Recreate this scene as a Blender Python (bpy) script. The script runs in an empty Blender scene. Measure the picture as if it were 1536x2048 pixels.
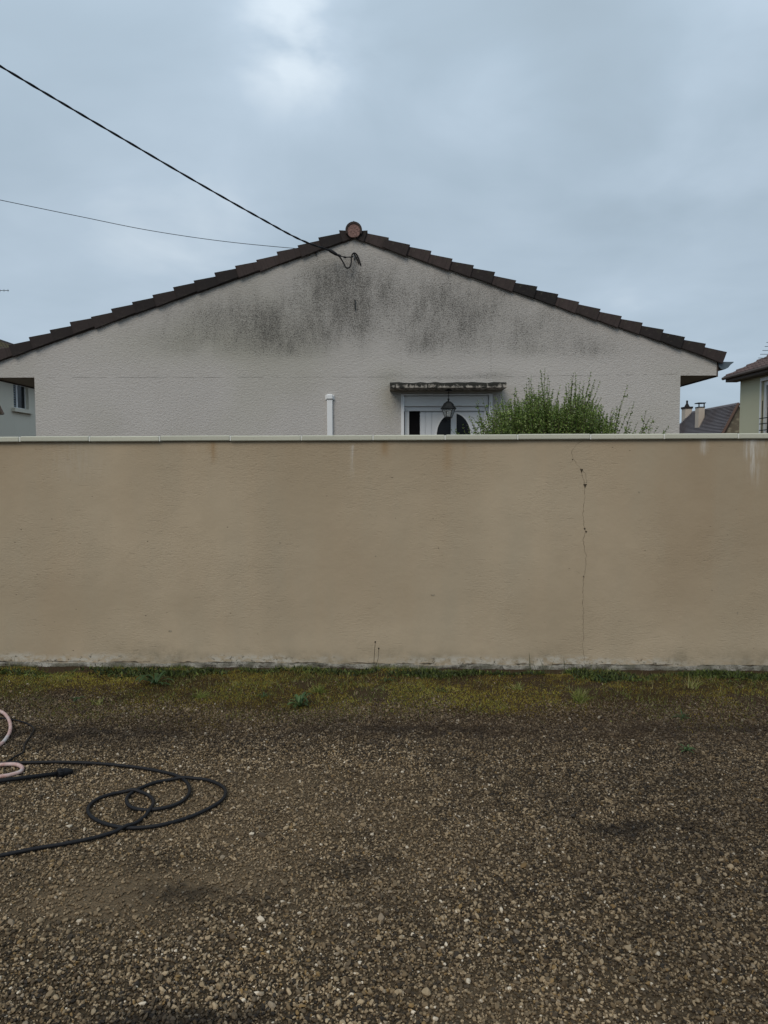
import bpy, bmesh, math, random
import numpy as np
from mathutils import Matrix, Vector
random.seed(7); rng = np.random.default_rng(11)
sc = bpy.context.scene
COL = sc.collection
R = math.radians

# ------------------------------------------------------------------ camera
EYE = 1.387; F = 1479.0; PITCH = 3.33; ROLL = -0.17
cd = bpy.data.cameras.new('camera'); cam = bpy.data.objects.new('camera', cd); COL.objects.link(cam)
cd.sensor_fit = 'VERTICAL'; cd.sensor_height = 36; cd.lens = 36 * F / 2048
cd.clip_start = 0.05; cd.clip_end = 2000
CM = Matrix.Translation((0, 0, EYE)) @ Matrix.Rotation(R(90 - PITCH), 4, 'X') @ Matrix.Rotation(R(ROLL), 4, 'Z')
cam.matrix_world = CM; sc.camera = cam
sc.render.resolution_x = 768; sc.render.resolution_y = 1024
sc.view_settings.view_transform = 'Standard'; sc.view_settings.look = 'None'
sc.view_settings.exposure = 0.0; sc.view_settings.gamma = 1.0; sc.view_settings.use_curve_mapping = False

# ------------------------------------------------------------------ node helper
class NT:
    def __init__(s, tree): s.t = tree; s.n = tree.nodes; s.l = tree.links
    def node(s, typ, **kw):
        n = s.n.new(typ)
        for k, v in kw.items():
            if k == 'ins':
                for a, b in v.items(): s.put(n.inputs[a], b)
            else: setattr(n, k, v)
        return n
    def put(s, sock, v):
        if isinstance(v, bpy.types.NodeSocket): s.l.new(v, sock)
        else: sock.default_value = v
    def m(s, op, a, b=0.0, c=None, clamp=False):
        n = s.n.new('ShaderNodeMath'); n.operation = op; n.use_clamp = clamp
        s.put(n.inputs[0], a); s.put(n.inputs[1], b)
        if c is not None: s.put(n.inputs[2], c)
        return n.outputs[0]
    def vm(s, op, a, b=(0, 0, 0)):
        n = s.n.new('ShaderNodeVectorMath'); n.operation = op
        s.put(n.inputs[0], a); s.put(n.inputs[1], b)
        return n.outputs[1] if op in ('DOT_PRODUCT', 'LENGTH', 'DISTANCE') else n.outputs[0]
    def noise(s, vec, scale, detail=4, rough=.55, dist=0.0):
        n = s.n.new('ShaderNodeTexNoise'); s.put(n.inputs['Vector'], vec)
        n.inputs['Scale'].default_value = scale; n.inputs['Detail'].default_value = detail
        n.inputs['Roughness'].default_value = rough; n.inputs['Distortion'].default_value = dist
        return n.outputs[0]
    def voro(s, vec, scale, feature='F1', out=0):
        n = s.n.new('ShaderNodeTexVoronoi'); n.feature = feature; s.put(n.inputs['Vector'], vec)
        n.inputs['Scale'].default_value = scale; return n.outputs[out]
    def rng(s, v, a, b, c=0.0, d=1.0, smooth=False):
        n = s.n.new('ShaderNodeMapRange'); n.clamp = True
        if smooth: n.interpolation_type = 'SMOOTHSTEP'
        s.put(n.inputs[0], v)
        for i, x in zip((1, 2, 3, 4), (a, b, c, d)): s.put(n.inputs[i], x)
        return n.outputs[0]
    def mix(s, f, a, b, blend='MIX'):
        n = s.n.new('ShaderNodeMix'); n.data_type = 'RGBA'; n.blend_type = blend
        s.put(n.inputs[0], f)
        for i, x in ((6, a), (7, b)):
            if isinstance(x, tuple) and len(x) == 3: x = (*x, 1)
            s.put(n.inputs[i], x)
        return n.outputs[2]
    def ramp(s, f, stops, interp='LINEAR'):
        n = s.n.new('ShaderNodeValToRGB'); s.put(n.inputs[0], f); cr = n.color_ramp; cr.interpolation = interp
        while len(cr.elements) < len(stops): cr.elements.new(0.5)
        for e, (p, c) in zip(cr.elements, stops): e.position = p; e.color = (*c, 1)
        return n.outputs[0]
    def scale(s, vec, sc3): return s.vm('MULTIPLY', vec, sc3)
    def attr(s, name):
        n = s.n.new('ShaderNodeAttribute'); n.attribute_name = name; return n.outputs['Fac']
    def bump(s, h, strength=.5, dist=.01, normal=None):
        n = s.n.new('ShaderNodeBump'); s.put(n.inputs['Height'], h)
        n.inputs['Strength'].default_value = strength; n.inputs['Distance'].default_value = dist
        if normal is not None: s.put(n.inputs['Normal'], normal)
        return n.outputs[0]

def material(name, fn=None, color=(.5, .5, .5), rough=.8, metal=0.0, spec=.3):
    mt = bpy.data.materials.new(name); mt.use_nodes = True
    t = NT(mt.node_tree); p = t.n['Principled BSDF']
    p.inputs['Base Color'].default_value = (*color, 1); p.inputs['Roughness'].default_value = rough
    p.inputs['Metallic'].default_value = metal; p.inputs['Specular IOR Level'].default_value = spec
    if fn:
        geo = t.n.new('ShaderNodeTexCoord')
        fn(t, p, geo.outputs['Object'])
    return mt

# ------------------------------------------------------------------ world: overcast sky
SUN_EL, SUN_AZ = 42.0, 205.0     # azimuth from +Y clockwise: behind the camera, a little to the left
w = bpy.data.worlds.new('World'); sc.world = w; w.use_nodes = True
t = NT(w.node_tree); bg = t.n['Background']
sky = t.node('ShaderNodeTexSky', sky_type='NISHITA', sun_disc=False)
sky.sun_elevation = R(SUN_EL); sky.sun_rotation = R(SUN_AZ)
d = t.n.new('ShaderNodeTexCoord').outputs['Generated']
dn = t.vm('NORMALIZE', d)
sx = t.n.new('ShaderNodeSeparateXYZ'); t.put(sx.inputs[0], dn); dz = sx.outputs[2]
den = t.m('ADD', t.m('MAXIMUM', dz, 0.0), 0.22)
cb = t.n.new('ShaderNodeCombineXYZ')
t.put(cb.inputs[0], t.m('DIVIDE', sx.outputs[0], den)); t.put(cb.inputs[1], t.m('DIVIDE', sx.outputs[1], den)); cb.inputs[2].default_value = 3.1
cl = cb.outputs[0]
n1 = t.noise(cl, 0.85, 5, .5, .25); n2 = t.noise(t.vm('ADD', cl, (7.3, 2.2, 0)), 2.4, 5, .5, .3)
n3 = t.noise(t.vm('ADD', cl, (1.7, 9.2, 4)), .45, 2, .5)
f = t.m('ADD', t.m('ADD', t.m('MULTIPLY', n1, .58), t.m('MULTIPLY', n2, .34)), t.m('MULTIPLY', n3, .22))
def skydir(px, py):
    return (CM.to_3x3() @ Vector(((px - 768) / F, -(py - 1024) / F, -1))).normalized()
pat = None
for (px, py, ang, amp) in ((590, 62, 3.6, .26), (640, 90, 3.4, .16), (520, 35, 3.5, .08), (700, 60, 6.5, .08), (1010, 195, 3.6, .18), (960, 175, 2.4, .08), (860, 260, 3.5, .05), (400, 400, 6, .07), (330, 520, 5, .04), (1480, 60, 7, .12), (1180, 300, 4, .06), (1420, 340, 4, .06), (200, 330, 3.5, .06), (1300, 300, 6, .02),
                           (1230, 40, 5, -.05), (180, 230, 8, -.04), (780, 380, 6, -.03), (100, 60, 7, -.03)):
    dd = skydir(px, py)
    dot = t.vm('DOT_PRODUCT', dn, tuple(dd))
    g = t.m('EXPONENT', t.m('MULTIPLY', t.m('SUBTRACT', dot, 1.0), 1.0 / (1 - math.cos(R(ang)))))
    g = t.m('MULTIPLY', g, amp)
    pat = g if pat is None else t.m('ADD', pat, g)
pat = t.m('MULTIPLY', pat, t.rng(n2, .3, .7, .35, 1.5))
f = t.m('ADD', f, pat)
cc = t.ramp(f, [(0.36, (.325, .405, .475)), (0.56, (.405, .505, .600)), (0.70, (.475, .580, .685)), (0.88, (.66, .755, .84))])
grad = t.rng(dz, 0.3, 1.0, 1.0, 1.5)
cs = t.n.new('ShaderNodeVectorMath'); cs.operation = 'SCALE'; t.put(cs.inputs[0], cc); t.put(cs.inputs['Scale'], t.m('MULTIPLY', grad, 10.0))
final = t.mix(.96, sky.outputs[0], cs.outputs[0])
t.put(bg.inputs[0], final); bg.inputs[1].default_value = 0.1
sd = bpy.data.lights.new('sun', 'SUN'); sun = bpy.data.objects.new('sun', sd); COL.objects.link(sun)
sd.energy = 1.5; sd.angle = R(35); sd.color = (1, .89, .76)
az = R(SUN_AZ); el = R(SUN_EL)
sv = Vector((math.sin(az) * math.cos(el), math.cos(az) * math.cos(el), math.sin(el)))
sun.rotation_euler = sv.to_track_quat('Z', 'Y').to_euler(); sun.location = (0, -5, 30)

# ------------------------------------------------------------------ picking points in the place
def ray(px, py): return CM.to_3x3() @ Vector(((px - 768) / F, -(py - 1024) / F, -1))
def at(px, py, Y): r = ray(px, py); return Vector((0, 0, EYE)) + r * (Y / r.y)
def at_x(px, py, X): r = ray(px, py); return Vector((0, 0, EYE)) + r * (X / r.x)
def at_ground(px, py, z=0.0): r = ray(px, py); return Vector((0, 0, EYE)) + r * ((z - EYE) / r.z)
WD = 5.17; WA = -R(2.0)
WU = Vector((math.cos(WA), math.sin(WA), 0)); WN = Vector((-math.sin(WA), math.cos(WA), 0)); WO = Vector((0, WD, 0))
def wl(px, py):                                   # photograph point -> (along, height) on the face of the garden wall
    r = ray(px, py); k = (WO - Vector((0, 0, EYE))).dot(WN) / r.dot(WN)
    p = Vector((0, 0, EYE)) + r * k; return (p - WO).dot(WU), p.z
def wf(u, v, z=0.0): return WO + WU * u + WN * (-v) + Vector((0, 0, z))   # v = distance in front of the wall

# ------------------------------------------------------------------ numpy noise
def vnoise(x, y, seed):
    r = np.random.default_rng(seed).random((256, 256))
    xi = np.floor(x).astype(int); yi = np.floor(y).astype(int); fx = x - xi; fy = y - yi
    fx = fx * fx * (3 - 2 * fx); fy = fy * fy * (3 - 2 * fy)
    a = r[xi % 256, yi % 256]; b = r[(xi + 1) % 256, yi % 256]; c = r[xi % 256, (yi + 1) % 256]; e = r[(xi + 1) % 256, (yi + 1) % 256]
    return (a * (1 - fx) + b * fx) * (1 - fy) + (c * (1 - fx) + e * fx) * fy
def fbm(x, y, seed, octs=4):
    s = 0; a = .5; tot = 0
    for i in range(octs): s = s + a * vnoise(x * 2 ** i, y * 2 ** i, seed + i); tot += a; a *= .5
    return s / tot
def sstep(a, b, x): q = np.clip((x - a) / (b - a), 0, 1); return q * q * (3 - 2 * q)

# ------------------------------------------------------------------ objects
off = {}
def tag(o, label=None, cat=None, group=None, kind=None):
    if label: o['label'] = label
    if cat: o['category'] = cat
    if group: o['group'] = group
    if kind: o['kind'] = kind
    return o
def thing(name, label, cat, loc=(0, 0, 0), group=None, rotz=0.0, frame='world'):
    o = bpy.data.objects.new(name, None); COL.objects.link(o); o.location = loc; o.rotation_euler = (0, 0, rotz)
    o.empty_display_size = .1
    off[o.name] = Vector(loc) if frame == 'world' else Vector((0, 0, 0))
    return tag(o, label, cat, group)
class MB:
    def __init__(s): s.v = []; s.f = []
    def add(s, vs, fs):
        b = len(s.v); s.v += [tuple(q) for q in vs]; s.f += [tuple(i + b for i in q) for q in fs]; return s
    def box(s, x0, x1, y0, y1, z0, z1):
        return s.add([(x, y, z) for z in (z0, z1) for y in (y0, y1) for x in (x0, x1)],
                     [(0, 2, 3, 1), (4, 5, 7, 6), (0, 1, 5, 4), (2, 6, 7, 3), (0, 4, 6, 2), (1, 3, 7, 5)])
    def prism(s, poly, y0, y1):                    # poly in x,z counter-clockwise seen from -y
        n = len(poly)
        return s.add([(x, y0, z) for x, z in poly] + [(x, y1, z) for x, z in poly],
                     [tuple(range(n)), tuple(reversed(range(n, 2 * n)))] + [((i + 1) % n, i, i + n, (i + 1) % n + n) for i in range(n)])
    def tube(s, pts, r, n=8, caps=True):
        pts = [Vector(p) for p in pts]; N = len(pts); rs = r if isinstance(r, (list, tuple)) else [r] * N
        b = len(s.v); up = None
        for i, p in enumerate(pts):
            tg = (pts[min(i + 1, N - 1)] - pts[max(i - 1, 0)]).normalized()
            if up is None:
                up = Vector((0, 0, 1)) if abs(tg.z) < .9 else Vector((1, 0, 0))
            up = (up - tg * up.dot(tg)).normalized(); sd_ = tg.cross(up)
            for k in range(n):
                a = 2 * math.pi * k / n; s.v.append(tuple(p + (up * math.cos(a) + sd_ * math.sin(a)) * rs[i]))
        for i in range(N - 1):
            for k in range(n):
                k2 = (k + 1) % n; s.f.append((b + i * n + k, b + i * n + k2, b + (i + 1) * n + k2, b + (i + 1) * n + k))
        if caps: s.f.append(tuple(b + k for k in reversed(range(n)))); s.f.append(tuple(b + (N - 1) * n + k for k in range(n)))
        return s
    def lathe(s, prof, c, n=12, rot=0.0):          # profile of (radius, z)
        b = len(s.v)
        for r_, z in prof:
            for k in range(n):
                a = 2 * math.pi * k / n + rot; s.v.append((c[0] + r_ * math.cos(a), c[1] + r_ * math.sin(a), c[2] + z))
        for i in range(len(prof) - 1):
            for k in range(n):
                k2 = (k + 1) % n; s.f.append((b + i * n + k, b + i * n + k2, b + (i + 1) * n + k2, b + (i + 1) * n + k))
        s.f.append(tuple(b + k for k in reversed(range(n)))); s.f.append(tuple(b + (len(prof) - 1) * n + k for k in range(n)))
        return s
def build(name, mb, mt, parent=None, smooth=False, bevel=0.0, keep_origin=False):
    v = np.array(mb.v, dtype=float)
    c = Vector((0, 0, 0)) if keep_origin else Vector(((v[:, 0].min() + v[:, 0].max()) / 2, (v[:, 1].min() + v[:, 1].max()) / 2, v[:, 2].min()))
    me = bpy.data.meshes.new(name); me.from_pydata([tuple(q) for q in (v - np.array(c))], [], mb.f)
    if bevel:
        bm = bmesh.new(); bm.from_mesh(me); bmesh.ops.remove_doubles(bm, verts=bm.verts, dist=1e-5)
        bmesh.ops.bevel(bm, geom=list(bm.edges), offset=bevel, segments=1, affect='EDGES'); bm.to_mesh(me); bm.free()
    if smooth: me.polygons.foreach_set('use_smooth', [True] * len(me.polygons))
    me.materials.append(mt); me.update()
    o = bpy.data.objects.new(name, me); COL.objects.link(o)
    if parent is not None: o.parent = parent; o.location = c - off[parent.name]
    else: o.location = c
    off[o.name] = c
    return o
def npmesh(name, V, Fc, mt, attrs=None, parent=None, smooth=False):
    """V (n,3), Fc (m,k) arrays"""
    me = bpy.data.meshes.new(name); n = len(V); m_, k = Fc.shape
    me.vertices.add(n); me.vertices.foreach_set('co', V.astype(np.float32).ravel())
    me.loops.add(m_ * k); me.loops.foreach_set('vertex_index', Fc.astype(np.int32).ravel())
    me.polygons.add(m_); me.polygons.foreach_set('loop_start', (np.arange(m_) * k).astype(np.int32))
    me.polygons.foreach_set('loop_total', np.full(m_, k, dtype=np.int32))
    if smooth: me.polygons.foreach_set('use_smooth', np.ones(m_, dtype=bool))
    me.update(calc_edges=True)
    for a, val in (attrs or {}).items():
        at_ = me.attributes.new(a, 'FLOAT', 'POINT'); at_.data.foreach_set('value', val.astype(np.float32).ravel())
    if mt: me.materials.append(mt)
    o = bpy.data.objects.new(name, me); COL.objects.link(o)
    if parent is not None: o.parent = parent; o.location = -off[parent.name]
    off[o.name] = Vector((0, 0, 0))
    return o
def grid(u, v, fn):
    """u (n), v (m) -> vertices fn(U,V) and quad faces"""
    U, Vv = np.meshgrid(u, v, indexing='ij'); P = fn(U, Vv); n, m_ = U.shape
    idx = np.arange(n * m_).reshape(n, m_)
    Fc = np.stack([idx[:-1, :-1], idx[1:, :-1], idx[1:, 1:], idx[:-1, 1:]], -1).reshape(-1, 4)
    return U.ravel(), Vv.ravel(), np.stack([q.ravel() for q in P], -1), Fc
def catmull(pts, per=8):
    pts = [Vector(p) for p in pts]; P = [pts[0] * 2 - pts[1]] + pts + [pts[-1] * 2 - pts[-2]]; out = []
    for i in range(1, len(P) - 2):
        for k in range(per):
            q = k / per; a, b, c, e = P[i - 1], P[i], P[i + 1], P[i + 2]
            out.append(.5 * ((2 * b) + (c - a) * q + (2 * a - 5 * b + 4 * c - e) * q * q + (3 * b - a - 3 * c + e) * q ** 3))
    out.append(pts[-1]); return out

# ------------------------------------------------------------------ materials
def m_gable(t, p, o):
    st = t.attr('stain'); tn = t.attr('tone')
    lump = t.noise(t.scale(o, (1, 1, 1.5)), 34, 4, .6, .5)
    speck = t.noise(t.scale(o, (1.2, 1, 1.0)), 58, 3, .75)
    streak = t.noise(t.scale(o, (6, 1, 1.5)), 2.0, 4, .6)
    base = t.mix(t.noise(o, .9, 4), (.455, .43, .405), (.545, .52, .49))
    base = t.mix(t.m('MULTIPLY', tn, .5), base, (.35, .34, .26))
    base = t.mix(t.rng(t.noise(o, 30, 3), .58, .75, 0, .35), base, (.33, .30, .27))
    s = t.m('MULTIPLY', st, t.rng(streak, .3, .7, .75, 1.15))
    film = t.mix(t.m('MULTIPLY', s, .62, clamp=True), base, (.185, .178, .16))
    sp = t.rng(t.m('ADD', speck, t.m('MULTIPLY', s, .17)), .60, .74)
    sp = t.m('MULTIPLY', sp, t.rng(s, .05, .35))
    c = t.mix(t.m('MULTIPLY', sp, .75), film, (.052, .049, .044))
    t.put(p.inputs['Base Color'], c)
    t.put(p.inputs['Normal'], t.bump(t.m('ADD', lump, t.m('MULTIPLY', t.noise(o, 110, 2), .4)), .75, .02))
M_GABLE = material('gable_stucco', m_gable, rough=.92, spec=.15)
def m_soffit(t, p, o):
    t.put(p.inputs['Base Color'], t.mix(t.noise(o, 6), (.27, .25, .22), (.36, .33, .29)))
    t.put(p.inputs['Normal'], t.bump(t.noise(o, 60), .3, .01))
M_SOFFIT = material('soffit_plaster', m_soffit, rough=.9)
def m_wall(t, p, o):
    ru, wh, dk, gn = t.attr('rust'), t.attr('white'), t.attr('dirt_shade'), t.attr('tone')
    a = t.mix(t.rng(gn, .28, .72), (.345, .268, .180), (.438, .355, .250))
    a = t.mix(t.rng(t.noise(t.scale(o, (2.2, 1, .45)), 1.6, 4, .6), .42, .72, 0, .5), a, (.365, .312, .228))
    a = t.mix(t.rng(t.noise(o, 1.3, 3, .55, .4), .5, .68, 0, .45), a, (.355, .285, .195))
    a = t.mix(t.m('MULTIPLY', ru, .55), a, (.27, .155, .06))
    a = t.mix(t.m('MULTIPLY', wh, t.rng(t.noise(t.scale(o, (26, 1, 3)), 2, 4, .6), .38, .62, .1, 1.0), clamp=True), a, (.62, .61, .57))
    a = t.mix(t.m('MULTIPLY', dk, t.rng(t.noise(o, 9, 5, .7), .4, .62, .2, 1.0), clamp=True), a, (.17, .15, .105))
    fk = t.m('MULTIPLY', t.attr('flake'), t.rng(t.noise(t.scale(o, (1, 1, 1.6)), 17, 6, .7), .42, .56))
    a = t.mix(fk, a, (.47, .435, .365))
    a = t.mix(t.m('MULTIPLY', t.attr('flake'), t.rng(t.noise(t.scale(o, (1, 1, 1.4)), 24, 5, .75), .57, .63)), a, (.09, .08, .06))
    pit = t.rng(t.voro(t.scale(o, (1, 1, 1.4)), 11, 'F1'), .035, .08, 1.0, 0.0)
    pit = t.m('MULTIPLY', pit, t.rng(t.noise(o, 3.3, 2), .5, .62))
    a = t.mix(t.m('MULTIPLY', pit, .8), a, (.11, .09, .06))
    t.put(p.inputs['Base Color'], a)
    h = t.noise(t.scale(o, (1, 1, 2.2)), 38, 4, .65, .3)
    rough_zone = t.rng(t.noise(t.vm('ADD', o, (4, 0, 1)), 1.5, 4), .45, .60, .1, 1.25)
    h = t.m('MULTIPLY', h, rough_zone)
    scr = t.rng(t.noise(t.scale(o, (7, 1, 38)), 2.2, 3, .6, .6), .60, .72)
    h = t.m('SUBTRACT', h, t.m('MULTIPLY', t.m('MULTIPLY', scr, rough_zone), .7))
    h = t.m('SUBTRACT', h, t.m('MULTIPLY', pit, .6))
    t.put(p.inputs['Normal'], t.bump(h, .42, .007, t.bump(t.noise(o, 5, 3), .2, .03)))
M_WALL = material('wall_render', m_wall, rough=.93, spec=.12)
def m_footing(t, p, o):
    n = t.noise(t.scale(o, (1, 1, 1.2)), 19, 6, .75)
    a = t.mix(t.rng(n, .40, .66), (.13, .12, .095), (.50, .475, .42))
    a = t.mix(t.rng(t.noise(o, 5, 4), .46, .60, 0, .9), a, (.12, .115, .085))
    a = t.mix(t.rng(t.noise(o, 38, 4, .7), .54, .62, 0, .9), a, (.07, .065, .05))
    t.put(p.inputs['Base Color'], a)
    t.put(p.inputs['Normal'], t.bump(t.noise(o, 45, 6, .75), 1, .015))
M_FOOT = material('footing_concrete', m_footing, rough=.95)
def m_coping(t, p, o):
    oi = t.node('ShaderNodeObjectInfo').outputs['Random']
    a = t.mix(t.noise(t.scale(o, (1, 1, 3)), 4, 5, .6), (.47, .465, .375), (.58, .57, .47))
    a = t.mix(t.rng(t.noise(o, 40, 4, .7), .60, .72, 0, .7), a, (.22, .22, .17))
    a = t.mix(t.m('MULTIPLY', oi, .35), a, (.36, .36, .30))
    t.put(p.inputs['Base Color'], a); t.put(p.inputs['Normal'], t.bump(t.noise(o, 90, 4), .35, .003))
M_COPE = material('coping_concrete', m_coping, rough=.85)
M_MORTAR = material('pale_mortar', lambda t, p, o: t.put(p.inputs['Base Color'], t.mix(t.noise(o, 50), (.6, .6, .56), (.75, .75, .7))), rough=.9)
M_CHIP = material('chipped_render', lambda t, p, o: t.put(p.inputs['Base Color'], t.mix(t.rng(t.noise(o, 90, 3), .4, .6), (.20, .16, .11), (.42, .37, .28))), rough=1, spec=0)
M_CRACK = material('crack_shadow', color=(.06, .048, .034), rough=1, spec=0)
def m_tile(t, p, o):
    oi = t.node('ShaderNodeObjectInfo').outputs['Random']
    a = t.mix(oi, (.014, .012, .012), (.056, .041, .038))
    a = t.mix(t.rng(t.noise(t.scale(o, (12, 12, 1.2)), 3, 4), .5, .7, 0, .8), a, (.022, .018, .016))
    a = t.mix(t.rng(t.noise(o, 30, 4, .7), .62, .72, 0, .7), a, (.10, .085, .07))
    a = t.mix(t.rng(t.noise(o, 9, 3), .6, .75, 0, .5), a, (.05, .055, .03))
    t.put(p.inputs['Base Color'], a); t.put(p.inputs['Normal'], t.bump(t.noise(o, 70, 4), .5, .004))
M_TILE = material('brown_roof_tile', m_tile, rough=.85)
M_CAP = material('terracotta_disc', lambda t, p, o: (t.put(p.inputs['Base Color'], t.mix(t.rng(t.noise(o, 40, 4), .4, .65), (.26, .155, .135), (.11, .07, .06)))), rough=.85)
def m_moldy(t, p, o):
    v = t.scale(o, (1, 1, .7)); n = t.noise(v, 14, 5, .7, .4)
    sxyz = t.n.new('ShaderNodeSeparateXYZ'); t.put(sxyz.inputs[0], o)
    hz = t.rng(sxyz.outputs[2], .02, .09, -.02, .22)
    a = t.mix(t.rng(t.m('ADD', n, hz), .42, .56), (.36, .33, .29), (.03, .03, .026))
    t.put(p.inputs['Base Color'], a); t.put(p.inputs['Normal'], t.bump(n, .8, .01))
M_MOLDY = material('weathered_concrete', m_moldy, rough=.95)
M_WHITE = material('white_plastic', lambda t, p, o: t.put(p.inputs['Base Color'], t.mix(t.noise(o, 5), (.70, .71, .71), (.78, .79, .79))), rough=.45, spec=.4)
M_WHITED = material('white_door', lambda t, p, o: t.put(p.inputs['Base Color'], t.mix(t.noise(o, 3), (.60, .62, .64), (.70, .72, .74))), rough=.4, spec=.4)
M_GLASS = material('dark_glass', lambda t, p, o: t.put(p.inputs['Base Color'], t.mix(t.noise(o, 2), (.008, .009, .011), (.02, .022, .026))), rough=.15, spec=.12)
M_DARK = material('dark_interior', lambda t, p, o: t.put(p.inputs['Base Color'], t.mix(t.noise(o, 2), (.006, .006, .007), (.014, .013, .013))), rough=.9, spec=0)
M_IRON = material('painted_iron', lambda t, p, o: t.put(p.inputs['Base Color'], t.mix(t.noise(o, 60), (.010, .012, .013), (.026, .029, .031))), rough=.65, spec=.2)
def m_lglass(t, p, o):
    p.inputs['Transmission Weight'].default_value = .75; p.inputs['IOR'].default_value = 1.1
    t.put(p.inputs['Base Color'], t.mix(t.noise(o, 30), (.55, .58, .58), (.75, .78, .78)))
M_LGLASS = material('lantern_glass', m_lglass, rough=.25)
M_ZINC = material('blue_grey_metal', lambda t, p, o: t.put(p.inputs['Base Color'], t.mix(t.noise(o, 12), (.06, .085, .105), (.11, .145, .17))), rough=.5, spec=.5)
def m_rubber(t, p, o):
    oi = t.noise(o, 60, 4)
    t.put(p.inputs['Base Color'], t.mix(oi, (.006, .006, .007), (.014, .014, .016)))
    t.put(p.inputs['Normal'], t.bump(t.noise(o, 300, 2), .3, .001))
M_RUBBER = material('black_rubber', m_rubber, rough=.55, spec=.22)
def m_pink(t, p, o):
    n = t.noise(o, 45, 4)
    a = t.mix(t.rng(n, .35, .65), (.42, .25, .22), (.55, .40, .37))
    t.put(p.inputs['Base Color'], t.mix(t.rng(t.noise(o, 9, 3), .55, .7, 0, .8), a, (.50, .50, .49)))
M_PINK = material('faded_pink_hose', m_pink, rough=.5, spec=.35)
M_STRAINER = material('galvanised_wire', color=(.25, .25, .25), rough=.5, metal=.6)

# shared tint of the yard: where it is dusty, dark or mossy (a property of the ground itself)
def yard(t):
    pos = t.node('ShaderNodeNewGeometry').outputs['Position']
    sp = t.n.new('ShaderNodeSeparateXYZ'); t.put(sp.inputs[0], pos)
    X, Y = sp.outputs[0], sp.outputs[1]
    def blob(px, py, sx_, sy_):
        g = at_ground(px, py)
        a = t.m('DIVIDE', t.m('SUBTRACT', X, g.x), sx_); b = t.m('DIVIDE', t.m('SUBTRACT', Y, g.y), sy_)
        return t.m('EXPONENT', t.m('MULTIPLY', t.m('ADD', t.m('MULTIPLY', a, a), t.m('MULTIPLY', b, b)), -1.0))
    flat = t.scale(pos, (1, 1, 0))
    dust = t.m('ADD', blob(200, 1790, .55, .18), t.m('MULTIPLY', blob(640, 1700, .8, .45), .55))
    dust = t.m('ADD', dust, t.m('MULTIPLY', blob(250, 1610, .8, .35), .55))
    dust = t.m('ADD', dust, t.m('MULTIPLY', blob(640, 1560, .7, .14), .5))
    dust = t.m('ADD', dust, t.m('MULTIPLY', blob(1050, 2010, .3, .12), .5))
    dust = t.m('MULTIPLY', dust, t.rng(t.noise(flat, 3.2, 4), .35, .6, .35, 1.2), clamp=True)
    dark = t.m('MULTIPLY', blob(370, 2046, .17, .035), 2.4)
    for a in ((700, 1745, .12, .06, .5), (1270, 1665, .22, .06, .6), (380, 1800, .2, .07, .45), (860, 1460, .5, .07, .6), (830, 1463, .10, .035, .6), (1250, 1655, .16, .07, .25), (770, 1720, .09, .05, .4), (340, 1790, .12, .06, .45), (1500, 1460, .6, .08, .6), (150, 1470, .6, .12, .35), (1150, 1850, .9, .25, .22), (1250, 1570, 1.3, .5, .42), (700, 1470, 2.2, .22, .42), (60, 1480, .8, .2, .3), (1400, 1720, .8, .3, .25), (330, 1735, .12, .06, .4)):
        dark = t.m('ADD', dark, t.m('MULTIPLY', blob(*a[:4]), a[4]))
    dark = t.m('MULTIPLY', dark, t.rng(t.noise(flat, 9, 6, .72), .38, .60, .25, 1.55), clamp=True)
    # distance in front of the wall
    v = t.m('SUBTRACT', t.m('SUBTRACT', WD, t.m('MULTIPLY', X, math.tan(-WA))), Y)
    wob = t.m('MULTIPLY', t.m('SUBTRACT', t.noise(flat, 2.6, 5, .65), .5), 1.1)
    earth = t.rng(t.m('ADD', v, wob), 1.1, 1.75, 1.0, 0.0, smooth=True)
    darker_right = t.rng(X, .1, 1.6, 0, .30, smooth=True)  # makes the stones gradually darker towards the right
    return flat, dust, dark, earth, darker_right
def m_ground(t, p, o):
    flat, dust, dark, earth, right_dark = yard(t)
    n = t.noise(flat, 55, 5, .75)
    a = t.mix(n, (.020, .015, .010), (.075, .058, .038))
    a = t.mix(t.rng(t.noise(flat, 160, 3, .7), .5, .75, 0, .6), a, (.19, .165, .125))
    a = t.mix(t.m('MULTIPLY', dust, .75), a, t.mix(n, (.105, .082, .055), (.175, .138, .095)))
    a = t.mix(t.m('MULTIPLY', dark, .75), a, (.022, .018, .014))
    a = t.mix(t.m('MULTIPLY', earth, .8), a, t.mix(n, (.020, .014, .008), (.055, .038, .02)))
    a = t.mix(1.0, a, (1.28, 1.16, 1.0), 'MULTIPLY')
    t.put(p.inputs['Base Color'], a)
    h = t.m('ADD', t.voro(flat, 130), t.noise(flat, 90, 5, .7))
    t.put(p.inputs['Normal'], t.bump(h, 1, .006))
M_GROUND = material('gritty_soil', m_ground, rough=.95, spec=.15)
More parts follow.
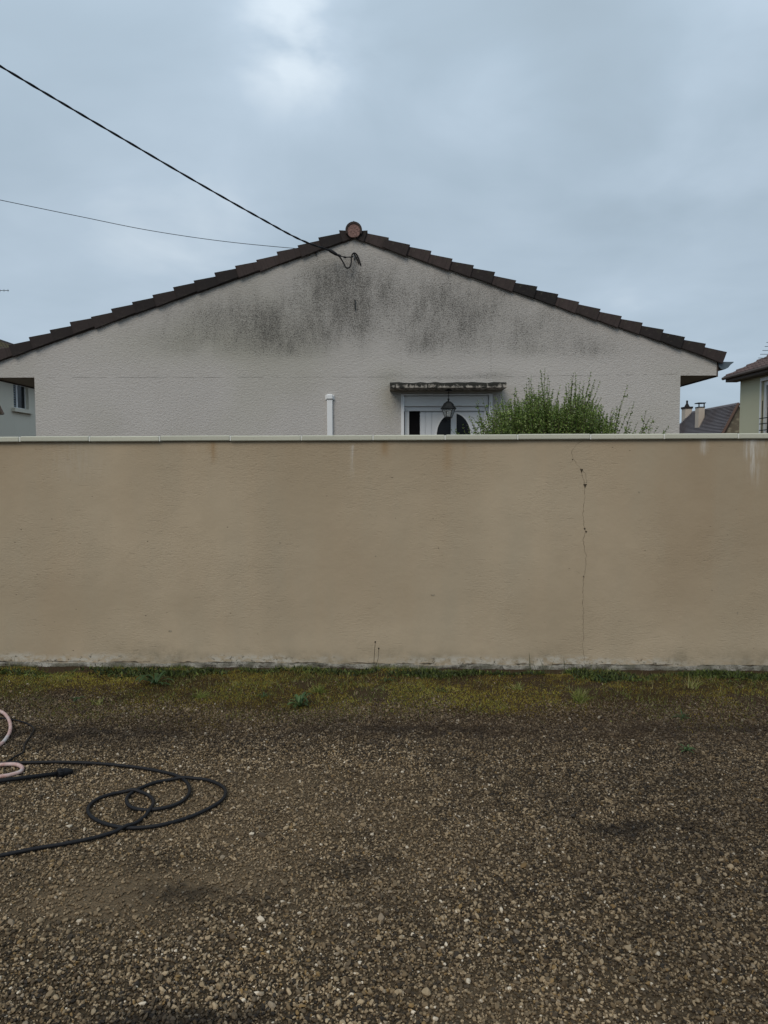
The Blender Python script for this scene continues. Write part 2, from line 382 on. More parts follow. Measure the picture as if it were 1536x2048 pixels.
def m_stone(t, p, o):
    oi = t.node('ShaderNodeObjectInfo').outputs['Random']
    flat, dust, dark, earth, right_dark = yard(t)
    a = t.ramp(oi, [(0, (.020, .018, .017)), (.17, (.070, .052, .034)), (.32, (.150, .115, .073)), (.48, (.25, .198, .132)), (.64, (.110, .090, .065)), (.76, (.38, .315, .225)), (.90, (.23, .160, .075)), (.93, (.26, .225, .18)), (.978, (.66, .62, .55))], 'CONSTANT')
    a = t.mix(t.m('MULTIPLY', t.noise(o, 2.2, 3), .6), a, t.mix(.5, a, (.05, .042, .03)))
    a = t.mix(t.m('ADD', t.rng(t.noise(flat, 1.7, 5, .65), .42, .62, 0, .38), right_dark, clamp=True), a, t.mix(.7, a, (.028, .023, .017)))
    a = t.mix(t.m('MULTIPLY', dust, .6), a, (.165, .130, .088))
    a = t.mix(t.m('MULTIPLY', dark, .82), a, (.012, .011, .011))
    a = t.mix(t.m('MULTIPLY', earth, .55), a, (.04, .030, .022))
    a = t.mix(1.0, a, (1.28, 1.16, 1.0), 'MULTIPLY')
    t.put(p.inputs['Base Color'], a)
    t.put(p.inputs['Roughness'], t.rng(t.noise(flat, 5, 2), .4, .6, .6, .9))
M_STONE = material('mixed_gravel', m_stone, rough=.75, spec=.2)
def leafmat(name, stops, rough=.6, trans=.25):
    def fn(t, p, o):
        t.put(p.inputs['Base Color'], t.ramp(t.attr('col'), stops))
        p.inputs['Subsurface Weight'].default_value = 0
        tr = t.n.new('ShaderNodeBsdfTranslucent'); t.put(tr.inputs[0], t.ramp(t.attr('col'), stops))
        mx = t.n.new('ShaderNodeMixShader'); mx.inputs[0].default_value = trans
        out = t.n['Material Output']; t.l.new(p.outputs[0], mx.inputs[1]); t.l.new(tr.outputs[0], mx.inputs[2]); t.l.new(mx.outputs[0], out.inputs[0])
    return material(name, fn, rough=rough, spec=.3)
M_MOSS = leafmat('moss', [(0, (.048, .032, .013)), (.3, (.14, .10, .025)), (.55, (.32, .24, .038)), (.8, (.30, .30, .05)), (1, (.46, .38, .15))], .9)
M_GRASS = leafmat('grass', [(0, (.050, .065, .018)), (.4, (.14, .17, .035)), (.7, (.22, .25, .065)), (1, (.42, .36, .18))], .7)
M_WEED = leafmat('weed_leaf', [(0, (.018, .024, .010)), (.35, (.052, .072, .020)), (.7, (.13, .17, .036)), (1, (.24, .28, .075))], .6)
M_ROSE = leafmat('rosette_leaf', [(0, (.022, .045, .016)), (.5, (.045, .085, .028)), (1, (.12, .18, .065))], .5)
M_YELLOW = leafmat('yellow_weed', [(0, (.09, .09, .02)), (.5, (.16, .16, .035)), (1, (.26, .23, .06))], .6)
M_SHRUB = leafmat('shrub_leaf', [(0, (.030, .056, .012)), (.35, (.11, .18, .036)), (.7, (.25, .34, .085)), (1, (.46, .54, .26))], .45, .3)
M_TWIG = material('twig_bark', lambda t, p, o: t.put(p.inputs['Base Color'], t.mix(t.noise(o, 30), (.03, .022, .014), (.07, .05, .03))), rough=.85)
M_STALK = material('dry_stalk', color=(.045, .035, .02), rough=.85)

# ------------------------------------------------------------------ ground
def ground_z(X, Y):
    X = np.asarray(X, dtype=float); Y = np.asarray(Y, dtype=float)
    z = (fbm(X * 1.3 + 20, Y * 1.3 + 20, 5, 4) - .5) * .03 + (fbm(X * 9 + 50, Y * 9 + 50, 9, 3) - .5) * .008
    v = WD - X * math.tan(-WA) - Y
    z = z * sstep(-.02, .5, v) + .03 * sstep(1.1, .6, v) * sstep(.0, .3, v) * fbm(X * 5 + 9, Y * 5 + 90, 31, 3) - .058 * sstep(.26, .02, v + (fbm(X * 3.5 + 70, X * 0 + 3, 33, 4) - .5) * .34) + .022 * (fbm(X * 6 + 7, Y * 6 + 7, 35, 3) - .45) * sstep(.3, .05, v)
    fade = sstep(6.5, 5.0, np.abs(X)) * sstep(-3.0, 0.0, Y)
    return z * fade
far = MB(); S = 400
far.add([(-S, -S, -.02), (S, -S, -.02), (S, 600, -.02), (-S, 600, -.02)], [(0, 1, 2, 3)])
g0 = build('ground', far, M_GROUND); tag(g0, kind='structure')
U, Vv, P, Fc = grid(np.linspace(-7, 7, 421), np.concatenate([np.linspace(-3, 1, 40)[:-1], np.linspace(1, 5.6, 240)]), lambda x, y: (x, y, ground_z(x, y)))
P[:, 2] += .0
yd = npmesh('gravel_yard', P, Fc, M_GROUND, smooth=True); tag(yd, kind='structure')

# gravel stones: points carrying a size and a turn, real stones put on them
def rocks():
    out = []; c = bpy.data.collections.new('gravel_shapes')
    for i in range(10):
        bm = bmesh.new(); bmesh.ops.create_icosphere(bm, subdivisions=1 if i < 6 else 2, radius=.5)
        sx_, sy_, sz_ = random.uniform(.9, 1.3), random.uniform(.65, 1.0), random.uniform(.5, .82)
        cuts = [(Vector([random.gauss(0, 1) for _ in range(3)]).normalized(), random.uniform(.22, .40)) for _ in range(8)]
        for v in bm.verts:
            co = v.co * random.uniform(.86, 1.16)
            for n_, h in cuts:
                e = co.dot(n_) - h
                if e > 0: co = co - n_ * e
            v.co = Vector((co.x * sx_, co.y * sy_, co.z * sz_))
        me = bpy.data.meshes.new('stone'); bm.to_mesh(me); bm.free(); me.materials.append(M_STONE)
        o = bpy.data.objects.new('stone_shape', me); c.objects.link(o); out.append(o)
    return c
def sample_pts(n, y0=1.35, y1=4.75):
    Y = rng.uniform(y0, y1, int(n * 2.4)); X = rng.uniform(-1, 1, int(n * 2.4)) * (.545 * 4.9 + .95)
    k = np.abs(X) < .545 * Y + .95; return X[k][:n], Y[k][:n]
gX, gY, gS = [], [], []
for n, a, b in ((175000, .0045, .008), (205000, .0075, .0135), (25000, .012, .020), (1800, .019, .030)):
    X, Y = sample_pts(n); s = a + (b - a) * rng.random(len(X)) ** 1.7
    gX.append(X); gY.append(Y); gS.append(s)
gX, gY, gS = map(np.concatenate, (gX, gY, gS))
vv = WD - gX * math.tan(-WA) - gY
def pix_blob(px, py, sx_, sy_):
    g = at_ground(px, py); return np.exp(-((gX - g.x) / sx_) ** 2 - ((gY - g.y) / sy_) ** 2)
dustm = np.clip(pix_blob(200, 1790, .55, .2) + .45 * pix_blob(640, 1700, .8, .45) + .5 * pix_blob(250, 1610, .7, .3) + .5 * pix_blob(640, 1560, .7, .12), 0, 1)
pn = fbm(gX * 2.2 + 40, gY * 2.2 + 40, 77, 4)
wobv = (fbm(gX * 1.6 + 3, gY * 1.6 + 3, 15, 4) - .5) * .7
keep = rng.random(len(gX)) < np.clip(1.1 - .55 * dustm - .9 * np.clip((pn - .5) * 1.4, 0, 1) * (gS < .012), .2, 1) * np.clip(sstep(.72, 1.12, vv + wobv) + .05, 0, 1)
keep &= vv > .2
gX, gY, gS = gX[keep], gY[keep], gS[keep]
bigger = 1 + .08 * sstep(3.2, 1.9, gY)
gS = gS * bigger
gz = ground_z(gX, gY) + gS * .24 + rng.random(len(gX)) * .002
gp = npmesh('gravel', np.stack([gX, gY, gz], -1), np.zeros((0, 3), int), None, {'size': gS, 'turn': rng.uniform(0, 6.28, len(gX)), 'tip': rng.normal(0, .5, len(gX)), 'pick': rng.random(len(gX))})
tag(gp, 'loose tan grey and brown gravel covering the yard in front of the wall', 'gravel', kind='stuff')
rc = rocks()
ng = bpy.data.node_groups.new('lay_stones', 'GeometryNodeTree')
ng.interface.new_socket('Geometry', in_out='INPUT', socket_type='NodeSocketGeometry'); ng.interface.new_socket('Geometry', in_out='OUTPUT', socket_type='NodeSocketGeometry')
N = ng.nodes; L = ng.links
gi = N.new('NodeGroupInput'); go = N.new('NodeGroupOutput'); ci = N.new('GeometryNodeCollectionInfo'); ci.inputs['Collection'].default_value = rc
ci.inputs['Separate Children'].default_value = True; ci.inputs['Reset Children'].default_value = True
ip = N.new('GeometryNodeInstanceOnPoints'); ip.inputs['Pick Instance'].default_value = True
m2p = N.new('GeometryNodeMeshToPoints')
def na(nm):
    a = N.new('GeometryNodeInputNamedAttribute'); a.data_type = 'FLOAT'; a.inputs['Name'].default_value = nm; return a.outputs[0]
cx = N.new('ShaderNodeCombineXYZ'); L.new(na('tip'), cx.inputs[0]); L.new(na('tip'), cx.inputs[1]); L.new(na('turn'), cx.inputs[2])
er = N.new('FunctionNodeEulerToRotation'); L.new(cx.outputs[0], er.inputs[0])
mm = N.new('ShaderNodeMath'); mm.operation = 'MULTIPLY'; L.new(na('pick'), mm.inputs[0]); mm.inputs[1].default_value = 9.99
fi = N.new('FunctionNodeFloatToInt'); fi.rounding_mode = 'FLOOR'; L.new(mm.outputs[0], fi.inputs[0])
L.new(gi.outputs[0], m2p.inputs['Mesh']); L.new(m2p.outputs[0], ip.inputs['Points']); L.new(ci.outputs[0], ip.inputs['Instance'])
L.new(er.outputs[0], ip.inputs['Rotation']); L.new(na('size'), ip.inputs['Scale']); L.new(fi.outputs[0], ip.inputs['Instance Index'])
L.new(ip.outputs[0], go.inputs[0])
md = gp.modifiers.new('lay_stones', 'NODES'); md.node_group = ng

# ------------------------------------------------------------------ garden wall
wall = thing('boundary_wall', 'long beige rendered garden wall with pale coping and a vertical crack', 'wall', tuple(WO), rotz=WA, frame='local')
WT = .20; CT = wl(768, 870)[1]; CB = wl(768, 881)[1]
HALF = 6.5
jl = wl(890, 876)[0]; jr = wl(1180, 873)[0]; JP = (jr - jl) / 2
u = np.linspace(-HALF, HALF, 651); v = np.linspace(-.05, CB - .001, 84)
U, Vz, P, Fc = grid(u, v, lambda a, b: (a, 0 * a + (fbm(a * 1.2 + 30, b * 1.2 + 30, 3, 3) - .5) * .012, b))
def drip(px, y0, y1, wpx, amp=1.0):
    a, z1 = wl(px, y0); _, z0 = wl(px, y1); w_ = wpx / 286.0
    return amp * np.exp(-((U - a) / w_) ** 2) * sstep(z0, z0 + (z1 - z0) * .5, Vz) * (Vz < z1 + .05)
rust = drip(427, 880, 935, 4.5, .9) + drip(418, 880, 915, 9, .35) + drip(768, 880, 918, 5, .9) + drip(775, 880, 925, 3, .5) + drip(895, 900, 955, 8, .55) + drip(400, 885, 920, 3, .3) + drip(967, 885, 930, 2.5, .35) + drip(930, 885, 925, 2.5, .3) + drip(365, 880, 920, 8, .15)
white = drip(1505, 884, 960, 5, .75) + drip(1513, 884, 990, 12, .25) + drip(1408, 880, 915, 6, .6) + drip(1492, 884, 930, 3, .6) + drip(1530, 884, 920, 3, .5) + drip(703, 905, 965, 2.5, .6) + .3 * drip(150, 890, 980, 60, .3)
z13 = wl(768, 1322)[1]
base_d = sstep(.16, -.01, Vz - z13 + .05 * (fbm(U * 3, Vz * 3, 8, 4) - .5)) * sstep(.45, .65, fbm(U * 1.8 + 5, Vz * 4 + 5, 18, 4)) * .6
flake = sstep(.045, .0, Vz - z13 - .05 * (fbm(U * 5, Vz * 3, 28, 4) - .4)) * (.25 + .75 * sstep(.42, .58, fbm(U * 1.3 + 8, Vz * 0 + 5, 29, 3)))
coping_shade = .35 * sstep(CB - .025, CB, Vz)  # shadow line beneath the coping, painted into the face colour
dirt_shade = np.clip(base_d + coping_shade, 0, 1)
tone = .7 * fbm(U * .8 + 7, Vz * .9 + 2, 41, 4) + .3 * fbm(U * 2.5, Vz * .6, 47, 3) + .22 * sstep(.5, .05, Vz) - .10 * sstep(1.0, 1.5, Vz)
plaster = npmesh('plaster_face', P, Fc[:, ::1], M_WALL, {'rust': np.clip(rust, 0, 1), 'white': np.clip(white, 0, 1), 'dirt_shade': dirt_shade, 'tone': tone, 'flake': flake}, parent=wall, smooth=True)
build('wall_core', MB().box(-HALF, HALF, .012, WT, -.1, CB - .001), M_SOFFIT, wall)
# coping stones: one every half metre, with a thin raised mortar joint between
k0 = int(math.floor((-HALF - jl) / JP)) + 1; k1 = int(math.floor((HALF - jl) / JP))
proto = None
for k in range(k0, k1):
    x0 = jl + k * JP
    if proto is None:
        proto = build('coping_stone', MB().box(x0 + .004, x0 + JP - .004, -.028, WT + .028, CB, CT), M_COPE, wall, bevel=.006)
        mor = build('mortar_joint', MB().box(x0 - .0045, x0 + .0045, -.0255, WT + .0255, CB + .001, CT - .0035), M_MORTAR, wall, bevel=.0015)
        b0 = proto.location.x; m0 = mor.location.x; kk = k
        continue
    c = proto.copy(); COL.objects.link(c); c.parent = wall; c.location.x = b0 + (k - kk) * JP; c.location.y += random.uniform(-.003, .003); c.location.z += random.uniform(-.0015, .0015)
    q = mor.copy(); COL.objects.link(q); q.parent = wall; q.location.x = m0 + (k - kk) * JP
# rough footing
zt = wl(768, 1327)[1]
fu = np.linspace(-HALF, HALF, 1300); fv = np.linspace(0, 1, 12)
def foot(a, b):
    top = zt + (fbm(a * 3 + 3, a * 0 + 5, 61, 4) - .5) * .030
    yy = -(.016 + .014 * np.sin(b * math.pi * .5)) - (fbm(a * 12 + 3, b * 3 + 8, 62, 4) - .5) * .05
    zz = top * (1 - b) + (-.11) * b
    yy = np.where(b == 0, .004, yy)
    return a, yy, zz
_, _, P, Fc = grid(fu, fv, foot)
npmesh('footing', P, Fc[:, ::-1], M_FOOT, parent=wall, smooth=True)
# dark gap above the footing, in broken lengths
gap = MB()
a = -HALF + .3
while a < HALF - .5:
    ln = random.uniform(.08, .35)
    if fbm(np.array([a * .9 + 4.0]), np.array([2.0]), 66, 3)[0] > .44:
        z0_ = zt + .004; n = 8; pts = []
        for i in range(n + 1):
            uu = a + ln * i / n; h = .0008 + .0035 * math.sin(math.pi * i / n) * random.random()
            pts.append((uu, z0_ + random.uniform(-.003, .003), h))
        for (x0, z0, h0), (x1, z1, h1) in zip(pts, pts[1:]):
            gap.add([(x0, -.0085, z0 - h0), (x1, -.0085, z1 - h1), (x1, -.0085, z1 + h1), (x0, -.0085, z0 + h0)], [(0, 1, 2, 3)])
    a += ln + random.uniform(.02, .2)
build('footing_gap', gap, M_CRACK, wall)
# the crack
def wall_y(u_, z_): return float((fbm(np.array([u_ * 1.2 + 30]), np.array([z_ * 1.2 + 30]), 3, 3)[0] - .5) * .012)
def crackline(pts, w0):
    mb = MB(); prev = None
    P2 = []
    for (ax, ay), (bx, by) in zip(pts, pts[1:]):
        n = max(2, int(abs(by - ay) / 5) + 1)
        for i in range(n): P2.append((ax + (bx - ax) * i / n + random.uniform(-1.2, 1.2), ay + (by - ay) * i / n))
    P2.append(pts[-1])
    for px, py in P2:
        uu, zz = wl(px, py); h = w0 * random.uniform(.35, 1.3); y_ = wall_y(uu, zz) - .0016
        cur = [(uu - h, y_, zz), (uu + h, y_, zz)]
        if prev: mb.add([prev[0], prev[1], cur[1], cur[0]], [(0, 3, 2, 1)])
        prev = cur
    return mb
main = [(1167, 881), (1152, 890), (1143, 902), (1146, 917), (1153, 928), (1163, 940), (1166, 955), (1169, 972), (1170, 990), (1168, 1010), (1165, 1030), (1168, 1050), (1171, 1062), (1166, 1080), (1169, 1096), (1172, 1112), (1171, 1138), (1167, 1155), (1166, 1180), (1165, 1205), (1167, 1225), (1166, 1250), (1167, 1275), (1165, 1295), (1168, 1310), (1169, 1328)]
cr = crackline(main, .0008)
side = crackline([(1165, 940), (1172, 950), (1173, 962), (1170, 972)], .0006)
cr.add(side.v, side.f)
for px, py, ww, hh in ((1163, 938, 3.2, 8), (1170, 968, 3.8, 8), (1169, 1056, 2.2, 4), (1172, 1062, 2.2, 4), (1167, 1152, 1.6, 3), (1145, 918, 1.4, 3)):
    (a0, z0), (a1, _), (am, z1) = wl(px - ww, py), wl(px + ww, py), wl(px, py + hh); y_ = wall_y(am, z1) - .0022
    cr.add([(a0, y_, z0), (am, y_, z1), (a1, y_, z0)], [(0, 1, 2)])
build('crack', cr, M_CRACK, wall)
for px, py, a_, b_ in ((340, 1262, 5, 3), (866, 1190, 6, 2), (751, 1112, 2, 2), (1475, 1226, 2, 3), (1290, 1100, 2, 1.4), (1278, 984, 2, 1.5), (560, 1085, 2, 1.5), (1424, 880 + 300, 2, 1.5)):
    mb = MB(); uc, zc2 = wl(px, py); y_ = wall_y(uc, zc2) - .0018
    ring = [(uc + math.cos(k * .9) * a_ / 286 * random.uniform(.5, 1), y_, zc2 + math.sin(k * .9) * b_ / 286 * random.uniform(.5, 1)) for k in range(7)]
    mb.add(ring, [tuple(range(7))]); build('chip', mb, M_CHIP, wall)
cr2 = crackline([(1135, 1139), (1142, 1141), (1150, 1141), (1160, 1147)], .0006)
build('crack', cr2, M_CRACK, wall)

# ------------------------------------------------------------------ the house behind the wall
HY = 11.6
rx = at(708, 480, HY).x
house = thing('house', 'low greyish stucco gable house with brown tiled roof and black algae stains', 'house', (rx, HY, 0))
ppm = F / HY
XL = at(70, 800, HY).x; XR = at(1360, 800, HY).x
EXL = at(-17, 750, HY).x; EXR = at(1433, 750, HY).x
ZS = at(1400, 751, HY).z                                   # underside of the boxed eave
ZA = at(708, 470, HY).z                                    # wall top at the ridge (behind the tiles)
zR = at(1433, 715, HY).z; TANR = (ZA - zR) / (EXR - rx)
def roofz(x): return ZA - abs(x - rx) * TANR
OX0 = at(802, 800, HY).x; OX1 = at(985, 800, HY).x; OZ = at(890, 786, HY).z
secs = [(EXL, XL, ZS), (XL, OX0, 0.0), (OX0, OX1, OZ), (OX1, rx if OX1 < rx else XR, 0.0)]
secs = [(EXL, XL, lambda: ZS), (XL, rx, lambda: 0.0), (rx, OX0, lambda: 0.0), (OX0, OX1, lambda: OZ), (OX1, XR, lambda: 0.0), (XR, EXR, lambda: ZS)]
Vs, Fs, b = [], [], 0
for x0, x1, zb in secs:
    nx = max(2, int((x1 - x0) / .05)); nz = 90
    zb_ = zb()
    def fn(a, q): 
        top = ZA - np.abs(a - rx) * TANR
        return a, 0 * a + HY, zb_ + (top - zb_) * q
    _, _, P, Fc = grid(np.linspace(x0, x1, nx), np.linspace(0, 1, nz), fn)
    Vs.append(P); Fs.append(Fc + b); b += len(P)
GP = np.concatenate(Vs); GF = np.concatenate(Fs)
gx, gz_ = GP[:, 0], GP[:, 2]
def gb(px, py, sx_, sy_, amp):
    c = at(px, py, HY); return amp * np.exp(-((gx - c.x) / (sx_ / ppm)) ** 2 - ((gz_ - c.z) / (sy_ / ppm)) ** 2)
st = sum(gb(*q) for q in ((480, 640, 130, 55, .6), (560, 660, 90, 45, .6), (660, 560, 55, 55, .7), (640, 640, 70, 60, .55), (530, 700, 60, 28, .55), (710, 600, 35, 50, .8), (350, 670, 80, 40, .45),
                          (800, 570, 110, 50, .7), (870, 620, 90, 60, .7), (870, 690, 70, 28, .7), (960, 600, 60, 50, .45), (1070, 650, 100, 42, .6), (1190, 700, 65, 26, .85), (1060, 700, 80, 25, .35), (705, 540, 90, 30, .35), (720, 690, 14, 70, .35), (600, 610, 270, 90, .34), (860, 640, 360, 80, .34)))
st = .60 * st * (.45 + 1.1 * fbm(gx * 2.2 + 20, gz_ * 2.2 + 20, 71, 4)) * (.65 + .7 * fbm(gx * 7 + 20, gz_ * 3.4 + 20, 73, 3))
st = st * sstep(at(0, 745, HY).z, at(0, 700, HY).z, gz_)
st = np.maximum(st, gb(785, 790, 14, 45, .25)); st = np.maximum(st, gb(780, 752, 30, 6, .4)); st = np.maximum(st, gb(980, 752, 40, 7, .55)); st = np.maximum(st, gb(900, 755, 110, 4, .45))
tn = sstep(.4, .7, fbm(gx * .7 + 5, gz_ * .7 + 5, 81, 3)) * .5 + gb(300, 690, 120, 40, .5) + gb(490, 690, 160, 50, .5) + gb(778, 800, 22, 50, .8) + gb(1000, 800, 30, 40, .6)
npmesh('gable_wall', GP, GF, M_GABLE, {'stain': np.clip(st, 0, 1), 'tone': np.clip(tn, 0, 1)}, parent=house)
# plaster joints in the stucco, slightly sunk hairlines
jn = MB()
def hair(p0, p1, wpx=.55, brk=.5):
    a, c = at(*p0, HY - .003), at(*p1, HY - .003); n = 40
    for i in range(n):
        if random.random() < brk: continue
        q0, q1 = a.lerp(c, i / n), a.lerp(c, (i + 1) / n); w_ = wpx / ppm * random.uniform(.3, 1); up = Vector((0, 0, w_)) if abs(p0[1] - p1[1]) < abs(p0[0] - p1[0]) else Vector((w_, 0, 0))
        jn.add([q0 - up * .5, q1 - up * .5, q1 + up * .5, q0 + up * .5], [(0, 1, 2, 3)])
hair((640, 632), (800, 631), 1.0, .2); hair((800, 632), (1000, 631), .5, .4); hair((470, 632), (640, 632), .6, .3)
hair((75, 755), (770, 754), .5, .15); hair((1010, 753), (1355, 748), .5, .2); hair((802, 690), (802, 762), .5, .2); hair((982, 560), (982, 760), .6, .2)
build('plaster_joint', jn, material('joint_line', color=(.24, .225, .205), rough=1))
bpy.data.objects['plaster_joint']['kind'] = 'stuff'; bpy.data.objects['plaster_joint'].parent = house; bpy.data.objects['plaster_joint'].location -= off[house.name]
HL = 11.0
sw = MB().box(XL, XL + .2, HY + .003, HY + HL, 0, ZS + .3).box(XR - .2, XR, HY + .003, HY + HL, 0, ZS + .3).box(XL + .2, XR - .2, HY + HL - .2, HY + HL, 0, ZS + .3)
build('side_wall', sw, M_SOFFIT, house)
build('soffit', MB().box(EXL, XL - .002, HY + .002, HY + HL, ZS, ZS + .02), M_SOFFIT, house)
build('soffit', MB().box(XR + .002, EXR, HY + .002, HY + HL, ZS, ZS + .02), M_SOFFIT, house)
M_BEAM = material('brown_fascia', lambda t, p, o: t.put(p.inputs['Base Color'], t.mix(t.noise(o, 9), (.06, .045, .038), (.11, .085, .07))), rough=.7)
build('fascia', MB().box(EXR + .002, EXR + .022, HY - .004, HY + HL, ZS - .02, zR), M_BEAM, house)
build('fascia', MB().box(EXL - .022, EXL - .002, HY - .004, HY + HL, ZS - .02, zR), M_BEAM, house)
# roof slopes (stepped courses) behind the verge tiles
SL = math.atan(TANR)
def course_roof(sgn):
    mb = MB(); n = 17; half = (EXR - rx) + .10; ex = half / n
    prof = []
    for i in range(n):
        xa, xb = i * ex, (i + 1) * ex
        za, zb = ZA + .06 - xa * TANR, ZA + .06 - xb * TANR
        prof += [(rx + sgn * xa, za), (rx + sgn * xb, zb + .03)]
    low = [(rx + sgn * half, ZA + .01 - half * TANR), (rx, ZA + .01)]
    poly = prof + low
    if sgn > 0: poly = poly[::-1]
    return mb.prism(poly, HY + .30, HY + HL + .1)
for s_ in (-1, 1): build('roof_slope', course_roof(s_), M_TILE, house)
# verge tiles, one object each
def verge_mesh(sgn, seed):
    """slope-aligned L tile: origin at upper end, lengthwise -> down slope"""
    rr = random.Random(seed)
    Lt = .40; bm = bmesh.new()
    def bx(x0, x1, y0, y1, za0, za1, zb0, zb1):
        vs = [bm.verts.new(q) for q in ((x0, y0, za0), (x1, y0, zb0), (x1, y0, zb1), (x0, y0, za1), (x0, y1, za0), (x1, y1, zb0), (x1, y1, zb1), (x0, y1, za1))]
        for f_ in ((0, 1, 2, 3), (5, 4, 7, 6), (3, 2, 6, 7), (1, 0, 4, 5), (0, 3, 7, 4), (2, 1, 5, 6)): bm.faces.new([vs[i] for i in f_])
    e = [rr.uniform(-.004, .004) for _ in range(4)]
    bx(0, Lt, -.035, 0, -.122 + e[0], .004, -.140 + e[1], .052)       # hanging flap
    bx(0.0, Lt, 0.001, .33, -.02, .0035, .02, .0515)                  # top plate
    bmesh.ops.bevel(bm, geom=[q for q in bm.edges if q.calc_length() > .1], offset=.007, segments=2, affect='EDGES')
    for v_ in bm.verts:
        v_.co.z += rr.uniform(-.0015, .0015); v_.co.y -= .020 * max(0, v_.co.x) / Lt; v_.co.x = v_.co.x * sgn
    if sgn < 0: bmesh.ops.reverse_faces(bm, faces=bm.faces)
    bmesh.ops.recalc_face_normals(bm, faces=bm.faces)
    me = bpy.data.meshes.new('verge_tile'); bm.to_mesh(me); bm.free(); me.materials.append(M_TILE); return me
EXH = 41.9 / ppm
vm_ = {s_: [verge_mesh(s_, 10 * s_ + k) for k in range(4)] for s_ in (-1, 1)}
for s_, pxs in ((-1, [640 - 41.35 * k for k in range(-1, 17)]), (1, [776 + 42.15 * k for k in range(-1, 17)])):
    for k, px in enumerate(pxs):                                     # px = lower end of the tile
        xlow = at(px, 600, HY).x
        dx = abs(xlow - rx); me = vm_[s_][random.randrange(4)]
        o = bpy.data.objects.new('verge_tile', me); COL.objects.link(o); o.parent = house
        xu = dx - .40 * math.cos(SL); short = 1.0
        if xu < .07: xu = .07; short = (dx - xu) / math.cos(SL) / .40
        zc = ZA + .075 - xu * TANR
        o.location = Vector((rx + s_ * xu, HY - .012 + random.uniform(-.012, .012), zc + random.uniform(-.007, .007))) - off[house.name]
        o.scale = (short, 1, 1)
        o.rotation_euler = (0, s_ * (SL + random.uniform(-.025, .025)), random.uniform(-.02, .02))
# ridge
rz = at(708, 464, HY).z; RR = .128
def half_round(y0, y1, r, zc, taper=1.0):
    mb = MB(); n = 14; vs = []
    for y, rr_ in ((y0, r), (y1, r * taper)):
        for rad in (rr_, rr_ - .030):
            for i in range(n + 1):
                a = R(-25) + R(230) * i / n; vs.append((rx + math.cos(a) * rad, y, zc + math.sin(a) * rad))
    m_ = n + 1; fs = []
    for i in range(n):
        fs += [(i, i + 2 * m_, i + 1 + 2 * m_, i + 1), (m_ + i, m_ + i + 1, 3 * m_ + i + 1, 3 * m_ + i), (i, i + 1, m_ + i + 1, m_ + i), (2 * m_ + i, 3 * m_ + i, 3 * m_ + i + 1, 2 * m_ + i + 1)]
    return mb.add(vs, fs)
rdg = build('ridge_tile', half_round(HY - .10, HY + .34, RR, rz, .93), M_TILE, house, smooth=False)
for k in range(1, 28):
    c = rdg.copy(); COL.objects.link(c); c.parent = house; c.location.y += .4 * k; c.location.z += .004 * (k % 2)
cap = MB(); n = 28; vs = []
for i in range(n):
    a = 2 * math.pi * i / n; vs.append((rx + math.cos(a) * .103, rz - .008 + max(math.sin(a) * .103, -.095)))
cap.prism(vs, HY - .088, HY - .04)
cp = build('ridge_end_disc', cap, M_CAP, house)
for k in range(6):                                        # faint moulded petals
    a = k * math.pi / 3 + .3; mb = MB(); c0 = Vector((rx, HY - .0885, rz)); dr = Vector((math.cos(a), 0, math.sin(a)))
    pr = Vector((-dr.z, 0, dr.x))
    mb.add([c0 + dr * .02, c0 + dr * .045 + pr * .012, c0 + dr * .072, c0 + dr * .045 - pr * .012, c0 + dr * .045 - Vector((0, .006, 0))], [(0, 4, 1), (1, 4, 2), (2, 4, 3), (3, 4, 0)])
    build('moulded_petal', mb, M_CAP, cp)
build('ridge_knob', MB().lathe([(.012, 0), (.014, .012), (.004, .022)], (rx, HY - .05, rz + RR), 8), M_IRON, house)
vb = MB()
vb.prism([(rx, ZA - .035), (rx, ZA - .07), (EXR, roofz(EXR) - .07), (EXR, roofz(EXR) - .035)][::-1], HY - .016, HY - .001)
build('verge_batten', vb, M_SOFFIT, house)
vb = MB(); vb.prism([(rx, ZA - .035), (rx, ZA - .07), (EXL, roofz(EXL) - .07), (EXL, roofz(EXL) - .035)], HY - .016, HY - .001)
build('verge_batten', vb, M_BEAM, house)
# gutter at the right eave
gxc = at(1449, 728, HY).x; gzc = at(1449, 724, HY).z
prof = [(-.10, .0), (-.095, -.07), (-.06, -.11), (.0, -.115), (.05, -.09), (.085, -.045), (.125, -.015), (.135, .0)]
mb = MB(); y0, y1 = HY - .02, HY + HL
vs = [(gxc + a, y, gzc + z_) for y in (y0, y1) for a, z_ in prof] + [(gxc + a * .93, y, gzc + z_ * .93 + .001) for y in (y0, y1) for a, z_ in prof]
m_ = len(prof); fs = []
for i in range(m_ - 1): fs += [(i, i + 1, i + 1 + m_, i + m_), (2 * m_ + i + 1, 2 * m_ + i, 3 * m_ + i, 3 * m_ + i + 1)]
mb.add(vs, fs); gt = build('gutter', mb, M_ZINC, house)
build('gutter_end', MB().prism([(gxc + a, gzc + z_) for a, z_ in prof], HY - .024, HY - .018), M_ZINC, gt)
gxl = at(-33, 728, HY).x
mb2 = MB(); mb2.add([(gxl - (q[0] - gxc), q[1], q[2]) for q in vs], [tuple(reversed(q)) for q in fs]); build('gutter', mb2, M_ZINC, house)

